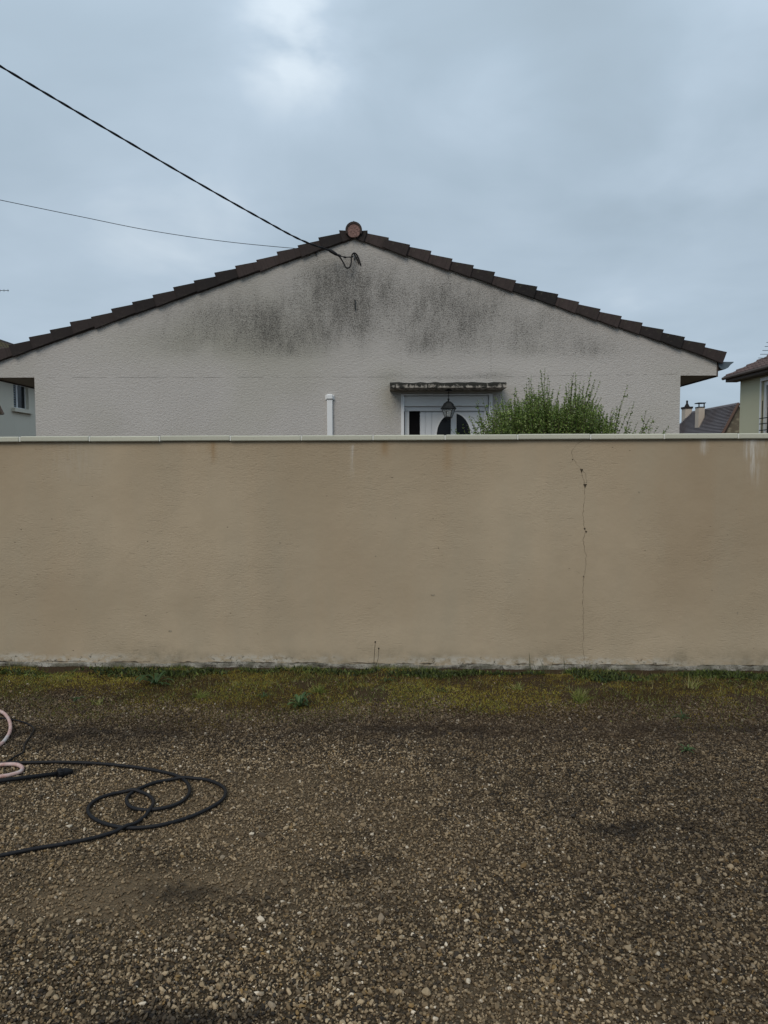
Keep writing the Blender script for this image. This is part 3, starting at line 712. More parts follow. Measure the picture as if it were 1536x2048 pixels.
# canopy, frame, shutter box, door
cz1 = at(890, 765, HY - .42).z; cz0 = at(890, 776, HY - .42).z; cx0 = at(780, 770, HY - .42).x; cx1 = at(1013, 768, HY - .42).x
cm = MB(); un = np.linspace(cx0, cx1, 60)
def can(a, q):
    ang = q * 4; y = np.where(q < 1, HY - .001, np.where(q < 2, HY - .42, np.where(q < 3, HY - .42, HY - .001)))
    z = np.where((q < .5) | ((q >= .5) & (q < 1.5)), cz1, cz0)
    return a, y, z
nn = len(un)
vs = []
for x in un:
    e = lambda s: float((vnoise(np.array([x * 9 + s]), np.array([s * 3.0]), 91)[0] - .5) * .016)
    vs += [(x, HY - .002, cz1 + .02 + e(1)), (x, HY - .40, cz1 + .004 + e(2)), (x, HY - .425 + e(3) * .5, cz1 - .012 + e(7) * .4), (x, HY - .425 + e(4) * .5, cz0 + .006), (x, HY - .415, cz0), (x, HY - .002, cz0)]
fs = []
for i in range(nn - 1):
    for k in range(6):
        k2 = (k + 1) % 6; fs.append((i * 6 + k, i * 6 + k2, (i + 1) * 6 + k2, (i + 1) * 6 + k))
fs += [tuple(range(6)), tuple(reversed([(nn - 1) * 6 + k for k in range(6)]))]
cm.add(vs, fs); build('door_canopy', cm, M_MOLDY, house)
entry = MB()
def fx(px): return at(px, 800, HY).x
def fz(py): return at(890, py, HY).z
dy = HY + .05
fr = MB().box(fx(802), fx(808), HY - .012, HY + .22, 0, fz(788)).box(fx(978), fx(985), HY - .012, HY + .22, 0, fz(788)).box(fx(808) + .0005, fx(978) - .0005, HY - .01, HY + .22, fz(791), fz(788))
frame = build('door_frame', fr, M_WHITE, house)
build('reveal_lintel', MB().box(fx(802), fx(985), HY + .001, HY + .22, fz(788) + .001, OZ + .1), M_SOFFIT, house)
sb = build('shutter_box', MB().box(fx(809), fx(977), HY + .02, HY + .2, fz(812), fz(792)), M_WHITE, house, bevel=.004)
build('shutter_lip', MB().prism([(fx(809), fz(821)), (fx(977), fz(821)), (fx(977), fz(812) - .002), (fx(809), fz(812) - .002)], HY + .07, HY + .2), M_WHITED, sb)
Y2 = HY + .12
def dx_(px): return at(px, 840, Y2).x
def dz_(py): return at(890, py, Y2).z
build('door_jamb', MB().box(dx_(809.5), dx_(818), Y2 - .03, Y2 + .05, 0, dz_(821)), M_WHITE, house)
build('door_jamb', MB().box(dx_(967), dx_(975.5), Y2 - .03, Y2 + .05, 0, dz_(821)), M_WHITE, house)
build('side_light', MB().box(dx_(818), dx_(840), Y2 + .01, Y2 + .03, 0, dz_(822)), M_DARK, house)
door = build('door', MB().box(dx_(840), dx_(967), Y2, Y2 + .05, 0, dz_(822)), M_WHITED, house)
for a, b_ in ((841, 850), (852.5, 862.5), (865, 967)):
    build('door_panel', MB().box(dx_(a), dx_(b_), Y2 - .012, Y2 - .001, .1, dz_(824)), M_WHITED, door, bevel=.003)
ocx = dx_(907); ocz = dz_(872); orx = 34 / ppm; orz = 45 / ppm
def half_oval(sg, rx_, rz_, x_in):
    pts = []
    for i in range(25):
        a = -math.pi / 2 + math.pi * i / 24; x = math.cos(a) * rx_
        pts.append((ocx + sg * max(x, x_in), ocz + math.sin(a) * rz_))
    return pts if sg > 0 else pts[::-1]
for sg in (-1, 1):
    build('oval_trim', MB().prism(half_oval(sg, orx + .022, orz + .022, .034), Y2 - .024, Y2 - .0125), M_WHITE, door)
    build('oval_pane', MB().prism(half_oval(sg, orx, orz, .044), Y2 - .027, Y2 - .0245), M_GLASS, door)
# white cable duct with its cap
pw = (11 / 2) / ppm; pxm = at(660, 830, HY).x; pzt = at(660, 800, HY).z
duct = build('white_duct', MB().box(pxm - pw, pxm + pw, HY - .055, HY - .001, 0, pzt), M_WHITE, house, bevel=.006)
zc_ = at(660, 789, HY).z
cpb = MB().box(pxm - pw * 1.25, pxm + pw * 1.25, HY - .075, HY - .001, pzt + .001, zc_)
build('duct_cap', cpb, M_WHITE, duct, bevel=.016)
build('duct_flange', MB().box(pxm - pw * 1.65, pxm + pw * 1.65, HY - .016, HY - .0012, pzt + .004, zc_ - .012), M_WHITE, duct)
# small hooks on the gable
for px, py, ln in ((632, 505, 6), (710, 600, 20)):
    a = at(px, py, HY - .02); build('wall_hook', MB().tube([a + Vector((0, .02, 0)), a, a - Vector((0, 0, ln / ppm))], .008, 6), M_IRON, house)

# hanging lantern
lx = at(897, 800, HY - .22).x; LY = HY - .22
def lz(py): return at(897, py, LY).z
lan = thing('hanging_lantern', 'black iron lantern with frosted panes hanging under the door canopy', 'lantern', (lx, LY, lz(776)))
build('ceiling_rose', MB().lathe([(.055, 0), (.05, .012), (.02, .02)][::1], (lx, LY, cz0 - .022), 12), M_IRON, lan)
chain = MB(); zz = cz0 - .02; k = 0
while zz > lz(801):
    c = Vector((lx, LY, zz - .013)); pts = []
    for i in range(9):
        a = 2 * math.pi * i / 8; pts.append(c + (Vector((math.cos(a) * .007, 0, 0)) if k % 2 else Vector((0, math.cos(a) * .007, 0))) + Vector((0, 0, math.sin(a) * .014)))
    chain.tube(pts, .0028, 5); zz -= .021; k += 1
build('chain', chain, M_IRON, lan)
zt_ = lz(801); ze = lz(817); zb2 = lz(834)
build('lantern_hood', MB().lathe([(.118, ze - zt_ - .012), (.122, ze - zt_), (.095, ze - zt_ + .03), (.07, -.045), (.035, -.018), (.012, -.01), (.012, .012), (.02, .02), (.008, .03)], (lx, LY, zt_), 6), M_IRON, lan)
body_t, body_b = .098, .058
for i in range(6):
    a0, a1 = 2 * math.pi * i / 6, 2 * math.pi * (i + 1) / 6
    v0 = [Vector((lx + math.cos(a) * r_, LY + math.sin(a) * r_, z_)) for a, r_, z_ in ((a0, body_b, zb2), (a1, body_b, zb2), (a1, body_t, ze - .013), (a0, body_t, ze - .013))]
    inn = [q + (Vector((lx, LY, q.z)) - q) * .05 for q in v0]
    build('lantern_pane', MB().add(v0 + inn, [(0, 1, 2, 3), (7, 6, 5, 4), (0, 4, 5, 1), (1, 5, 6, 2), (2, 6, 7, 3), (3, 7, 4, 0)]), M_LGLASS, lan)
    build('lantern_bar', MB().tube([v0[0] * 1, v0[3] * 1], .0055, 5), M_IRON, lan)
build('lantern_base', MB().lathe([(.012, -.05), (.02, -.035), (.045, -.02), (.064, -.006), (.064, .003)], (lx, LY, zb2), 6), M_IRON, lan)
build('light_bulb', MB().lathe([(.006, 0), (.022, .012), (.028, .03), (.02, .05), (.012, .07), (.012, .10)], (lx, LY, zb2 + .012), 10), M_WHITE, lan, smooth=True)

# ------------------------------------------------------------------ overhead cables
an = at(706, 514, HY - .10)
cb_ = thing('overhead_cable', 'thick black twisted cable sloping down from upper left to the gable', 'cable', tuple(an))
def cab(px, py, q): return at(px, py, 8.2 + (HY - .2 - 8.2) * q)
path = [cab(-330, -75, -.42), cab(-160, 34, -.2), cab(0, 132, 0), cab(130, 209.5, .17), cab(260, 286, .37), cab(400, 368, .58), cab(520, 436, .76), cab(600, 479, .9), cab(662, 502, 1)]
pth = catmull(path, 22)
for s_, ph in ((1, 0), (1, math.pi)):
    tw = MB(); pts = []
    for i, p_ in enumerate(pth):
        a = i * .55 + ph; pts.append(p_ + Vector((0, math.cos(a), math.sin(a))) * .0065)
    tw.tube(pts, .0095, 6); build('cable_strand', tw, M_RUBBER, cb_, smooth=True)
q0, q1 = at(657, 499, HY - .2), at(676, 511, HY - .19)
build('anchor_clamp', MB().tube([q0, q0.lerp(q1, .2), q0.lerp(q1, .8), q1], [.012, .028, .024, .010], 8), M_RUBBER, cb_, smooth=True)
build('anchor_clamp', MB().tube([at(676, 510, HY - .19), at(681, 513, HY - .19)], .02, 8), M_RUBBER, cb_)
build('tie_wire', MB().tube([q1, at(690, 514.5, HY - .16), at(705, 514, HY - .08), at(708, 512, HY - .001)], .008, 6), M_IRON, cb_)
build('tie_insulator', MB().tube([at(687, 514, HY - .17), at(692, 515, HY - .16)], .014, 8), M_RUBBER, cb_)
lp = catmull([at(x, y, HY - d_) for x, y, d_ in ((674, 509, .19), (681, 516, .17), (687, 526, .15), (692, 535, .14), (699, 535, .12), (702.5, 525, .11), (703, 514, .10), (706, 507, .08), (711, 507, .05), (716, 514, .02), (720, 526, .012), (721.5, 531, .002))], 6)
build('drip_loop', MB().tube(lp, .011, 8), M_RUBBER, cb_, smooth=True)
lp = catmull([at(x, y, HY - d_) for x, y, d_ in ((702, 518, .10), (705, 508.5, .08), (709, 509, .05), (714, 518, .02), (717, 527, .01))], 6)
build('drip_loop', MB().tube(lp, .008, 8), M_RUBBER, cb_, smooth=True)
build('wall_bracket', MB().box(at(708, 510, HY).x - .006, at(708, 510, HY).x + .006, HY - .06, HY - .001, at(708, 519, HY).z, at(708, 506, HY).z), M_STRAINER, cb_)
c2 = MB().tube(catmull([at(-300, 330, 24), at(-120, 375, 24.5), at(0, 400, 25), at(160, 433, 26), at(300, 461, 27), at(450, 483, 28), at(600, 497.5, 29), at(700, 503, 30), at(800, 520, 31)], 8), .011, 6)
o = build('overhead_cable', c2, M_RUBBER, smooth=True); tag(o, 'thin black wire sagging across the sky to behind the roof', 'cable')

# ------------------------------------------------------------------ neighbour on the left
M_NW = material('pale_grey_render', lambda t, p, o: t.put(p.inputs['Base Color'], t.mix(t.noise(o, .8, 4), (.66, .62, .52), (.74, .70, .59))), rough=.9)
def m_oldroof(t, p, o):
    a = t.mix(t.noise(t.scale(o, (3, 3, 3)), 3, 4), (.035, .028, .024), (.085, .065, .055))
    a = t.mix(t.rng(t.noise(o, 1.2, 4), .5, .66, 0, .8), a, (.075, .075, .02))
    t.put(p.inputs['Base Color'], a)
M_OLD = material('mossy_tiles', m_oldroof, rough=.9)
NX = -9.8
nb = thing('neighbour_house', 'grey neighbouring house left of the gable with a small window and mossy roof', 'house', (-14, 22, 0))
wy0, wy1 = at_x(27, 790, NX).y, at_x(57, 790, NX).y; wz1 = at_x(42, 768, NX).z; wz0 = at_x(42, 818, NX).z
ez = 3.98; rzN = at(0, 684, 27).z; rxN = at(0, 684, 27).x
y0, y1 = 12.0, 31.0
nw = MB()
nw.box(NX - .3, NX, y0, wy0, 0, ez).box(NX - .3, NX, wy1, y1, 0, ez).box(NX - .3, NX, wy0 + .001, wy1 - .001, 0, wz0).box(NX - .3, NX, wy0 + .001, wy1 - .001, wz1, ez)
build('wall', nw, M_NW, nb)
gw = MB(); xl2 = rxN * 2 - NX
for yy in (y0, y1 - .3): build('gable_wall', MB().prism([(xl2, 0), (NX - .3, 0), (NX - .3, ez), (rxN, rzN - .15), (xl2, ez)], yy, yy + .3), M_NW, nb)
tr = MB(); n = 15
for s_ in (1, -1):
    prof = []
    W_ = (NX + .45) - rxN
    for i in range(n):
        xa, xb = W_ * i / n, W_ * (i + 1) / n; sl = (rzN - ez + .08) / W_
        prof += [(rxN + s_ * xa, rzN - xa * sl), (rxN + s_ * xb, rzN - xb * sl + .035)]
    low = [(rxN + s_ * W_, ez - .12), (rxN, rzN - .12)]
    pl = prof + low
    if s_ > 0: pl = pl[::-1]
    # break each course into tiles along the roof with small ribs
    tr.prism(pl, y0 - .3, y1 + .3)
rf = build('roof', tr, M_OLD, nb)
ribs = MB()
for yy in np.arange(22, y1 + .3, .26):
    for i in range(n):
        xa, xb = W_ * i / n, W_ * (i + 1) / n; sl = (rzN - ez + .08) / W_
        z0_, z1_ = rzN - xa * sl, rzN - xb * sl + .035
        ribs.add([(rxN + xa, yy, z0_ + .002), (rxN + xb, yy, z1_ + .002), (rxN + xb, yy + .09, z1_ + .002), (rxN + xa, yy + .09, z0_ + .002), (rxN + xa, yy + .045, z0_ + .045), (rxN + xb, yy + .045, z1_ + .045)],
                 [(0, 4, 5, 1), (4, 3, 2, 5), (1, 5, 2)])
tag(build('tile_rib', ribs, M_OLD, rf), kind='stuff')
build('ridge_cap', MB().tube([(rxN, y0 - .3, rzN), (rxN, y1 + .3, rzN)], .1, 8), M_OLD, rf)
win = build('window', MB().box(NX - .12, NX - .10, wy0, wy1, wz0, wz1), M_GLASS, nb)
wm = wy0 + (wy1 - wy0) * .42
build('window_frame', MB().box(NX - .099, NX - .085, wy0, wy0 + .04, wz0, wz1).box(NX - .099, NX - .085, wy1 - .04, wy1, wz0, wz1).box(NX - .099, NX - .085, wm - .035, wm + .035, wz0, wz1).box(NX - .0995, NX - .0855, wy0 + .0401, wy1 - .0401, wz0, wz0 + .04).box(NX - .0995, NX - .0855, wy0 + .0401, wy1 - .0401, wz1 - .04, wz1), M_WHITE, win)
for k in range(1, 5): pass
sh = MB()
for k in range(9):
    zq = wz0 + .06 + k * (wz1 - wz0 - .1) / 9; sh.box(NX - .098, NX - .09, wy0 + .045, wm - .04, zq, zq + .035)
tag(build('slatted_blind', sh, M_ZINC, win), kind='stuff')
build('window_sill', MB().box(NX - .15, NX + .09, wy0 - .12, wy1 + .10, wz0 - .10, wz0 - .001), M_NW, nb)
# small tiled canopy corner just entering on the left
q = at(8, 829, 15.5)
pc = MB(); yq = 15.5
A_ = at(7.5, 829, yq); B_ = at(-26, 762, yq); C_ = at(-60, 829, yq); EXV = Vector((-1.3, 1.2, 0))
pc.add([A_, B_, C_, A_ + EXV, B_ + EXV, C_ + EXV], [(0, 1, 2), (5, 4, 3), (0, 3, 4, 1), (1, 4, 5, 2), (2, 5, 3, 0)])
sdx = thing('small_shed', 'small brown tiled shed roof corner below the left neighbour window', 'shed', (C_.x, yq, 0))
build('roof', pc, M_OLD, sdx)
build('verge_board', MB().tube([A_ + Vector((0, -.02, 0)), B_ + Vector((0, -.02, 0)), C_ + Vector((0, -.02, 0))], .03, 4), M_BEAM, sdx)
build('wall', MB().box(C_.x - .2, A_.x - .3, yq + .05, yq + .3, 0, A_.z - .001), M_NW, sdx)
# aerial tip far left
ya = 26
mast = at(-60, 600, ya)
aer = thing('television_aerial', 'thin television aerial tip at the far left edge against the sky', 'aerial', (mast.x, ya, rzN))
build('mast', MB().tube([(mast.x, ya, rzN - .2), (mast.x, ya, at(-60, 572, ya).z)], .02, 6), M_IRON, aer)
build('boom', MB().tube([at(-90, 581, ya), at(18, 581, ya)], .010, 6), M_IRON, aer)
for px in range(-80, 19, 8):
    c = at(px, 581, ya); build('aerial_element', MB().tube([c - Vector((0, .0, .05)), c + Vector((0, .0, .05))], .006, 5), M_IRON, aer)

# ------------------------------------------------------------------ neighbour on the right
M_GREENW = material('pale_green_render', lambda t, p, o: t.put(p.inputs['Base Color'], t.mix(t.noise(o, .7, 4), (.47, .455, .31), (.55, .53, .38))), rough=.9)
def m_ftile(t, p, o):
    a = t.mix(t.noise(o, 2.5, 5, .7), (.07, .048, .045), (.15, .105, .095))
    a = t.mix(t.rng(t.noise(o, 8, 3), .55, .7, 0, .6), a, (.03, .022, .022))
    t.put(p.inputs['Base Color'], a)
M_FT = material('far_brown_tiles', m_ftile, rough=.75)
GX = 13.7; Yc = at_x(1480, 800, GX).y
gh = thing('neighbour_house', 'pale green rendered house at the right edge with brown roof and white window', 'house', (GX + 4, Yc - 4, 0))
ez2 = at(1447, 758, Yc + .35).z
wy1 = at_x(1523, 800, GX).y; wy0 = wy1 - 1.35; wz1 = at_x(1523, 763, GX).z; wz0 = wz1 - 2.1
mbw = MB().box(GX, GX + .3, wy1, Yc, 0, ez2).box(GX, GX + .3, wy0, wy1, 0, wz0).box(GX, GX + .3, wy0, wy1, wz1, ez2).box(GX, GX + .3, Yc - 14, wy0, 0, ez2)
build('wall', mbw, M_GREENW, gh)
build('gable_wall', MB().prism([(GX + .3, 0), (GX + 8, 0), (GX + 8, ez2), (GX + 4, ez2 + 1.9), (GX + .3, ez2 + .1)], Yc - .3, Yc), M_GREENW, gh)
ex2 = at(1447, 758, Yc + .35).x; sl2 = .47; n = 12; rr2 = GX + 4.2 - ex2
for s_ in (1, -1):
    prof = []; X0 = ex2 if s_ > 0 else GX * 2 + 8.4 - ex2
    for i in range(n):
        xa, xb = rr2 * i / n, rr2 * (i + 1) / n
        prof += [(X0 + s_ * xa, ez2 + .10 + xa * sl2 + .0), (X0 + s_ * xb, ez2 + .04 + xb * sl2)]
    pl = prof + [(X0 + s_ * rr2, ez2 + rr2 * sl2 - .1), (X0, ez2)]
    if s_ > 0: pl = pl[::-1]
    rr_o = build('roof_slope', MB().prism(pl, Yc - 14, Yc + .35), M_FT, gh)
rb = MB()
for yy in np.arange(Yc - 8, Yc + .2, .3):
    for i in range(n):
        xa, xb = ex2 + rr2 * i / n, ex2 + rr2 * (i + 1) / n; z0_, z1_ = ez2 + .102 + rr2 * i / n * sl2, ez2 + .042 + rr2 * (i + 1) / n * sl2
        rb.add([(xa, yy, z0_), (xb, yy, z1_), (xb, yy + .1, z1_), (xa, yy + .1, z0_), (xa, yy + .05, z0_ + .05), (xb, yy + .05, z1_ + .05)], [(0, 1, 5, 4), (4, 5, 2, 3), (0, 4, 3)])
tag(build('tile_rib', rb, M_FT, rr_o), kind='stuff')
build('soffit', MB().box(ex2 + .06, GX - .002, Yc - 14, Yc + .3, ez2 - .14, ez2 - .003), M_BEAM, gh)
build('gutter', MB().tube([(ex2 - .02, Yc - 14, ez2 + .01), (ex2 - .02, Yc + .36, ez2 + .01)], .06, 8), M_BEAM, gh)
w2 = build('window', MB().box(GX + .14, GX + .18, wy0, wy1, wz0, wz1), M_GLASS, gh)
wf_ = MB().box(GX + .08, GX + .138, wy1 - .16, wy1 - .003, wz0, wz1).box(GX + .08, GX + .138, wy0, wy0 + .16, wz0, wz1).box(GX + .08, GX + .138, wy0 + .16, wy1 - .16, wz1 - .16, wz1 - .003)
build('window_frame', wf_, M_WHITE, w2)
build('window_surround', MB().box(GX - .035, GX - .001, wy1, wy1 + .07, wz0, wz1 + .12).box(GX - .035, GX - .001, wy0 - .07, wy1 - .001, wz1, wz1 + .12), M_WHITE, gh)
rl = MB()
for k, py in enumerate((836, 847, 860, 875)):
    a = at_x(1528, py, GX - .1); rl.tube([(GX - .1, wy1 - .1, a.z), (GX - .1, wy0, a.z)], .018, 6)
rl.tube([(GX - .1, wy1 - .28, wz0), (GX - .1, wy1 - .28, at_x(1533, 800, GX - .1).z)], .018, 6)
build('window_rail', rl, M_IRON, gh)
ya = 24.5; mp = at(1560, 690, ya)
aer = thing('television_aerial', 'television aerial with five visible rods above the right neighbour roof', 'aerial', (mp.x, ya, ez2))
build('mast', MB().tube([(mp.x, ya, ez2), (mp.x, ya, at(1560, 660, ya).z)], .02, 6), M_IRON, aer)
for i, (px, py) in enumerate(((1533, 685), (1529.5, 693), (1525, 701), (1520.5, 708.5), (1516.5, 716))):
    build('aerial_rod', MB().tube([at(px, py, ya), at(px + 60, py, ya)], .009, 5), M_IRON, aer)

# ------------------------------------------------------------------ old steep roofed house far behind
fh = thing('distant_house', 'old house far behind with steep brown tiled roof and two chimneys', 'house', (17, 43, 0))
A0, B0 = at(1477, 808, 40), at(1385, 826, 46); B0.z = A0.z
E0 = at(1456, 848, 40)
nrm = (B0 - A0).cross(E0 - A0).normalized()
def onroof(px, py):
    r = ray(px, py); o_ = Vector((0, 0, EYE)); return o_ + r * ((A0 - o_).dot(nrm) / r.dot(nrm))
NR = 24
top0, top1 = Vector(A0), Vector(B0); bot0, bot1 = onroof(1437, 884), onroof(1322, 884)
outn = nrm if nrm.z > 0 else -nrm
rw = MB()
for i in range(NR):
    q0, q1 = i / NR, (i + 1) / NR
    a, b_, c, d_ = top0.lerp(bot0, q0), top1.lerp(bot1, q0), top1.lerp(bot1, q1), top0.lerp(bot0, q1)
    c2_, d2 = c + outn * .07, d_ + outn * .07
    rw.add([a, b_, c2_, d2, c, d_], [(0, 1, 2, 3), (3, 2, 4, 5)])
def m_steep(t, p, o):
    a = t.mix(t.noise(t.scale(o, (1, 1, 6)), 1.2, 5, .7), (.125, .115, .125), (.26, .24, .25))
    a = t.mix(t.rng(t.noise(o, .6, 3), .5, .65, 0, .45), a, (.12, .08, .07))
    t.put(p.inputs['Base Color'], a)
M_STEEP = material('weathered_flat_tiles', m_steep, rough=.6)
rfo = build('roof', rw, M_STEEP, fh)
bk = [Vector((2 * A0.x - q.x + (0), q.y, q.z)) for q in (bot0, bot1)]
build('rear_slope', MB().add([top0, top1, bk[1], bk[0]], [(0, 1, 2, 3)]), M_STEEP, fh)
M_STONEW = material('old_stone_wall', lambda t, p, o: t.put(p.inputs['Base Color'], t.mix(t.rng(t.voro(t.scale(o, (1, 1, 1.8)), 3.2), .1, .5), (.27, .24, .17), (.13, .11, .08))), rough=.95)
gy = A0.y + .08
build('gable_wall', MB().add([(bot0.x, gy, 0), (bk[0].x, gy, 0), (bk[0].x, gy, bk[0].z), (A0.x, gy, A0.z - .1), (bot0.x, gy, bot0.z)], [(0, 1, 2, 3, 4)]), M_STONEW, fh)
build('side_wall', MB().add([(bot0.x, gy, 0), (bot1.x, bot1.y, 0), tuple(bot1), tuple(bot0)], [(0, 3, 2, 1)]), M_STONEW, fh)
build('verge_board', MB().tube([top0 + Vector((0, -.03, .02)), E0 + Vector((0, -.03, .02)), bot0 + Vector((0, -.03, .02))], .09, 4), material('reddish_verge', color=(.10, .06, .045), rough=.8), fh)
build('ridge_cap', MB().tube([top0, top1], .09, 6), M_STEEP, fh)
M_CH = material('rendered_chimney', lambda t, p, o: t.put(p.inputs['Base Color'], t.mix(t.noise(o, 3, 4), (.40, .34, .28), (.52, .46, .39))), rough=.9)
def chimney(px0, px1, pyt, pyb, Yd, label, pot):
    a, b_, c = at(px0, pyt, Yd), at(px1, pyt, Yd), at(px0, pyb, Yd)
    ch = build('chimney', MB().box(a.x, b_.x, Yd, Yd + (b_.x - a.x) * 1.4, c.z - .5, a.z), M_CH, fh); ch['label'] = label
    xm = (a.x + b_.x) / 2; w_ = b_.x - a.x
    if pot:
        build('chimney_top', MB().box(a.x - .04, b_.x + .04, Yd - .04, Yd + w_ * 1.4 + .04, a.z, a.z + .12), M_TILE, ch)
        build('chimney_pot', MB().lathe([(w_ * .42, .12), (w_ * .22, .28), (w_ * .14, .34), (w_ * .15, .52)], (xm, Yd + w_ * .7, a.z), 10), M_TILE, ch)
    else:
        for sx_ in (0, 1): build('chimney_post', MB().box(a.x + sx_ * (w_ - .05), a.x + sx_ * (w_ - .05) + .05, Yd, Yd + .06, a.z, a.z + .24), M_IRON, ch)
        build('chimney_slab', MB().box(a.x - .05, b_.x + .05, Yd - .05, Yd + w_ * 1.4, a.z + .24, a.z + .29), M_IRON, ch)
        build('chimney_rim', MB().box(a.x - .02, b_.x + .02, Yd - .02, Yd + w_ * 1.4, a.z, a.z + .05), M_IRON, ch)
chimney(1371, 1384.5, 817, 838, 46.6, 'pale chimney with a dark clay pot', True)
chimney(1397.5, 1409.5, 815, 838, 43.6, 'pale chimney under a thin raised slab', False)

# ------------------------------------------------------------------ leaves and blades in numpy
def leaves_mesh(name, C, D, Nn, Ln, Wd, col, mt, parent=None, simple=False, **kw):
    """C base points, D directions, Nn side vectors; kite-shaped leaves"""
    D = D / np.linalg.norm(D, axis=1, keepdims=True); S_ = np.cross(D, Nn); S_ /= (np.linalg.norm(S_, axis=1, keepdims=True) + 1e-9)
    n = len(C); Ln = Ln[:, None]; Wd = Wd[:, None]
    if simple:
        V = np.stack([C - S_ * Wd * .5, C + S_ * Wd * .5, C + D * Ln], 1).reshape(-1, 3); Fc = np.arange(3 * n).reshape(n, 3); k = 3
    else:
        U_ = np.cross(S_, D)
        V = np.stack([C, C + D * Ln * .45 + S_ * Wd * .5 + U_ * Wd * .15, C + D * Ln, C + D * Ln * .45 - S_ * Wd * .5 + U_ * Wd * .15], 1).reshape(-1, 3); Fc = np.arange(4 * n).reshape(n, 4); k = 4
        Fc = np.concatenate([Fc[:, [0, 1, 2]], Fc[:, [0, 2, 3]]])
    return npmesh(name, V, Fc, mt, {'col': np.repeat(col, k)}, parent=parent)
def unit(n): q = rng.normal(size=(n, 3)); return q / np.linalg.norm(q, axis=1, keepdims=True)

# shrub behind the wall
SY = 8.3
sb_ = at(1105, 900, SY)
shrub = thing('leafy_shrub', 'bushy small leaved green shrub with upright shoots rising above the garden wall', 'shrub', (sb_.x, SY, 0))
tops = [(925, 866), (945, 848), (965, 822), (985, 800), (1010, 790), (1040, 780), (1075, 775), (1095, 775), (1120, 795), (1150, 775), (1175, 775), (1200, 800), (1225, 825), (1245, 838), (1270, 850), (1300, 870)]
tpx = [a for a, _ in tops]; tpy = [b for _, b in tops]
stems = MB(); LC, LD, LL, LW, LCo = [], [], [], [], []
def shoot(bp, tip, sparse, size=1.0, rad=.004, bright=0.0):
    bp, tip = Vector(bp), Vector(tip); ln = (tip - bp).length; mid = bp.lerp(tip, .5) + Vector((random.uniform(-.06, .06), random.uniform(-.06, .06), .02)) * ln * .8
    pts = []
    for i in range(9):
        q = i / 8; pts.append(bp * (1 - q) ** 2 + mid * 2 * q * (1 - q) + tip * q * q)
    stems.tube(pts, [rad * (1 - .8 * i / 8) for i in range(9)], 4, caps=False)
    step = .013 * sparse; m_ = int(ln / step)
    for i in range(m_):
        q = (i + random.random()) / m_; k = min(7, int(q * 8)); fr_ = q * 8 - k
        p_ = pts[k].lerp(pts[k + 1], fr_); tg = (pts[k + 1] - pts[k]).normalized()
        for s_ in (0, 1):
            sdv = tg.cross(Vector(unit(1)[0])).normalized()
            dr = (tg * random.uniform(.3, .9) + sdv).normalized()
            LC.append(p_); LD.append(dr); sz = size * random.uniform(.6, 1.15) * (1 - .45 * q)
            LL.append(.035 * sz); LW.append(.024 * sz); LCo.append(min(1, max(0, random.gauss(.42 + bright + .12 * q, .2))))
        if random.random() < .10 / sparse and q > .1 and q < .9:   # short side twig
            sv_ = tg.cross(Vector(unit(1)[0])).normalized(); e = p_ + (tg * .8 + sv_) * random.uniform(.04, .10) * (1.3 - q)
            stems.tube([p_, e], [.0018, .0008], 3, caps=False)
            mm_ = int((e - p_).length / .012) + 1
            for j in range(mm_):
                for s2 in (0, 1):
                    LC.append(p_.lerp(e, (j + 1) / mm_)); LD.append(((e - p_).normalized() * .6 + Vector(unit(1)[0])).normalized()); sz = size * random.uniform(.5, 1)
                    LL.append(.028 * sz); LW.append(.019 * sz); LCo.append(min(1, max(0, random.gauss(.45 + bright, .2))))
for i in range(560):
    px = random.triangular(935, 1300, 1090) if random.random() < .5 else random.uniform(945, 1275)
    ty = float(np.interp(px, tpx, tpy)); Yd = SY + random.uniform(-.45, .55)
    py = ty + abs(random.gauss(0, 1)) * 24 + random.uniform(6, 22)
    tip = at(px, py, Yd); bx_ = sb_.x + (tip.x - sb_.x) * random.uniform(.55, .9)
    bp = Vector((bx_, Yd + random.uniform(-.1, .1), tip.z - random.uniform(.45, .8)))
    shoot(bp, tip, 1.15)
tall = [(1058, 757, 1062, 860), (1053, 765, 1050, 850), (1090, 736, 1096, 850), (1081, 741, 1100, 860), (1096, 748, 1085, 860), (1147, 746, 1140, 850), (1151, 745, 1150, 860), (1182, 742, 1150, 850), (1190, 758, 1150, 850), (1188, 770, 1160, 860),
        (1180, 790, 1150, 860), (1255, 771, 1222, 880), (1194, 800, 1165, 870), (1205, 812, 1180, 880), (1292, 820, 1270, 890), (1298, 838, 1265, 885), (1338, 852, 1290, 895), (1316, 853, 1280, 890), (1262, 842, 1235, 885), (1003, 783, 1015, 860), (1030, 775, 1025, 860),
        (1062, 752, 1065, 860), (980, 803, 995, 870), (1120, 770, 1100, 860), (955, 800, 975, 870), (965, 797, 990, 870), (942, 838, 965, 885), (925, 850, 950, 890), (910, 858, 945, 895), (1225, 815, 1200, 880), (1275, 845, 1245, 885), (1215, 825, 1190, 880), (1116, 783, 1108, 860), (1138, 765, 1130, 860), (1243, 800, 1218, 880), (1150, 765, 1160, 860)]
for tx, ty, bx_, by_ in tall:
    Yd = SY + random.uniform(-.3, .3); shoot(at(bx_, by_ + 25, Yd), at(tx, ty, Yd), 1.55, .95, .005, -.05)
for tx, ty, bx_, by_ in tall:
    for _ in range(4):
        Yd = SY + random.uniform(-.4, .4); shoot(at(bx_ + random.uniform(-12, 12), by_ + 25, Yd), at(tx + random.uniform(-24, 22), ty + random.uniform(8, 44), Yd), 1.6, .9, .004, -.03)
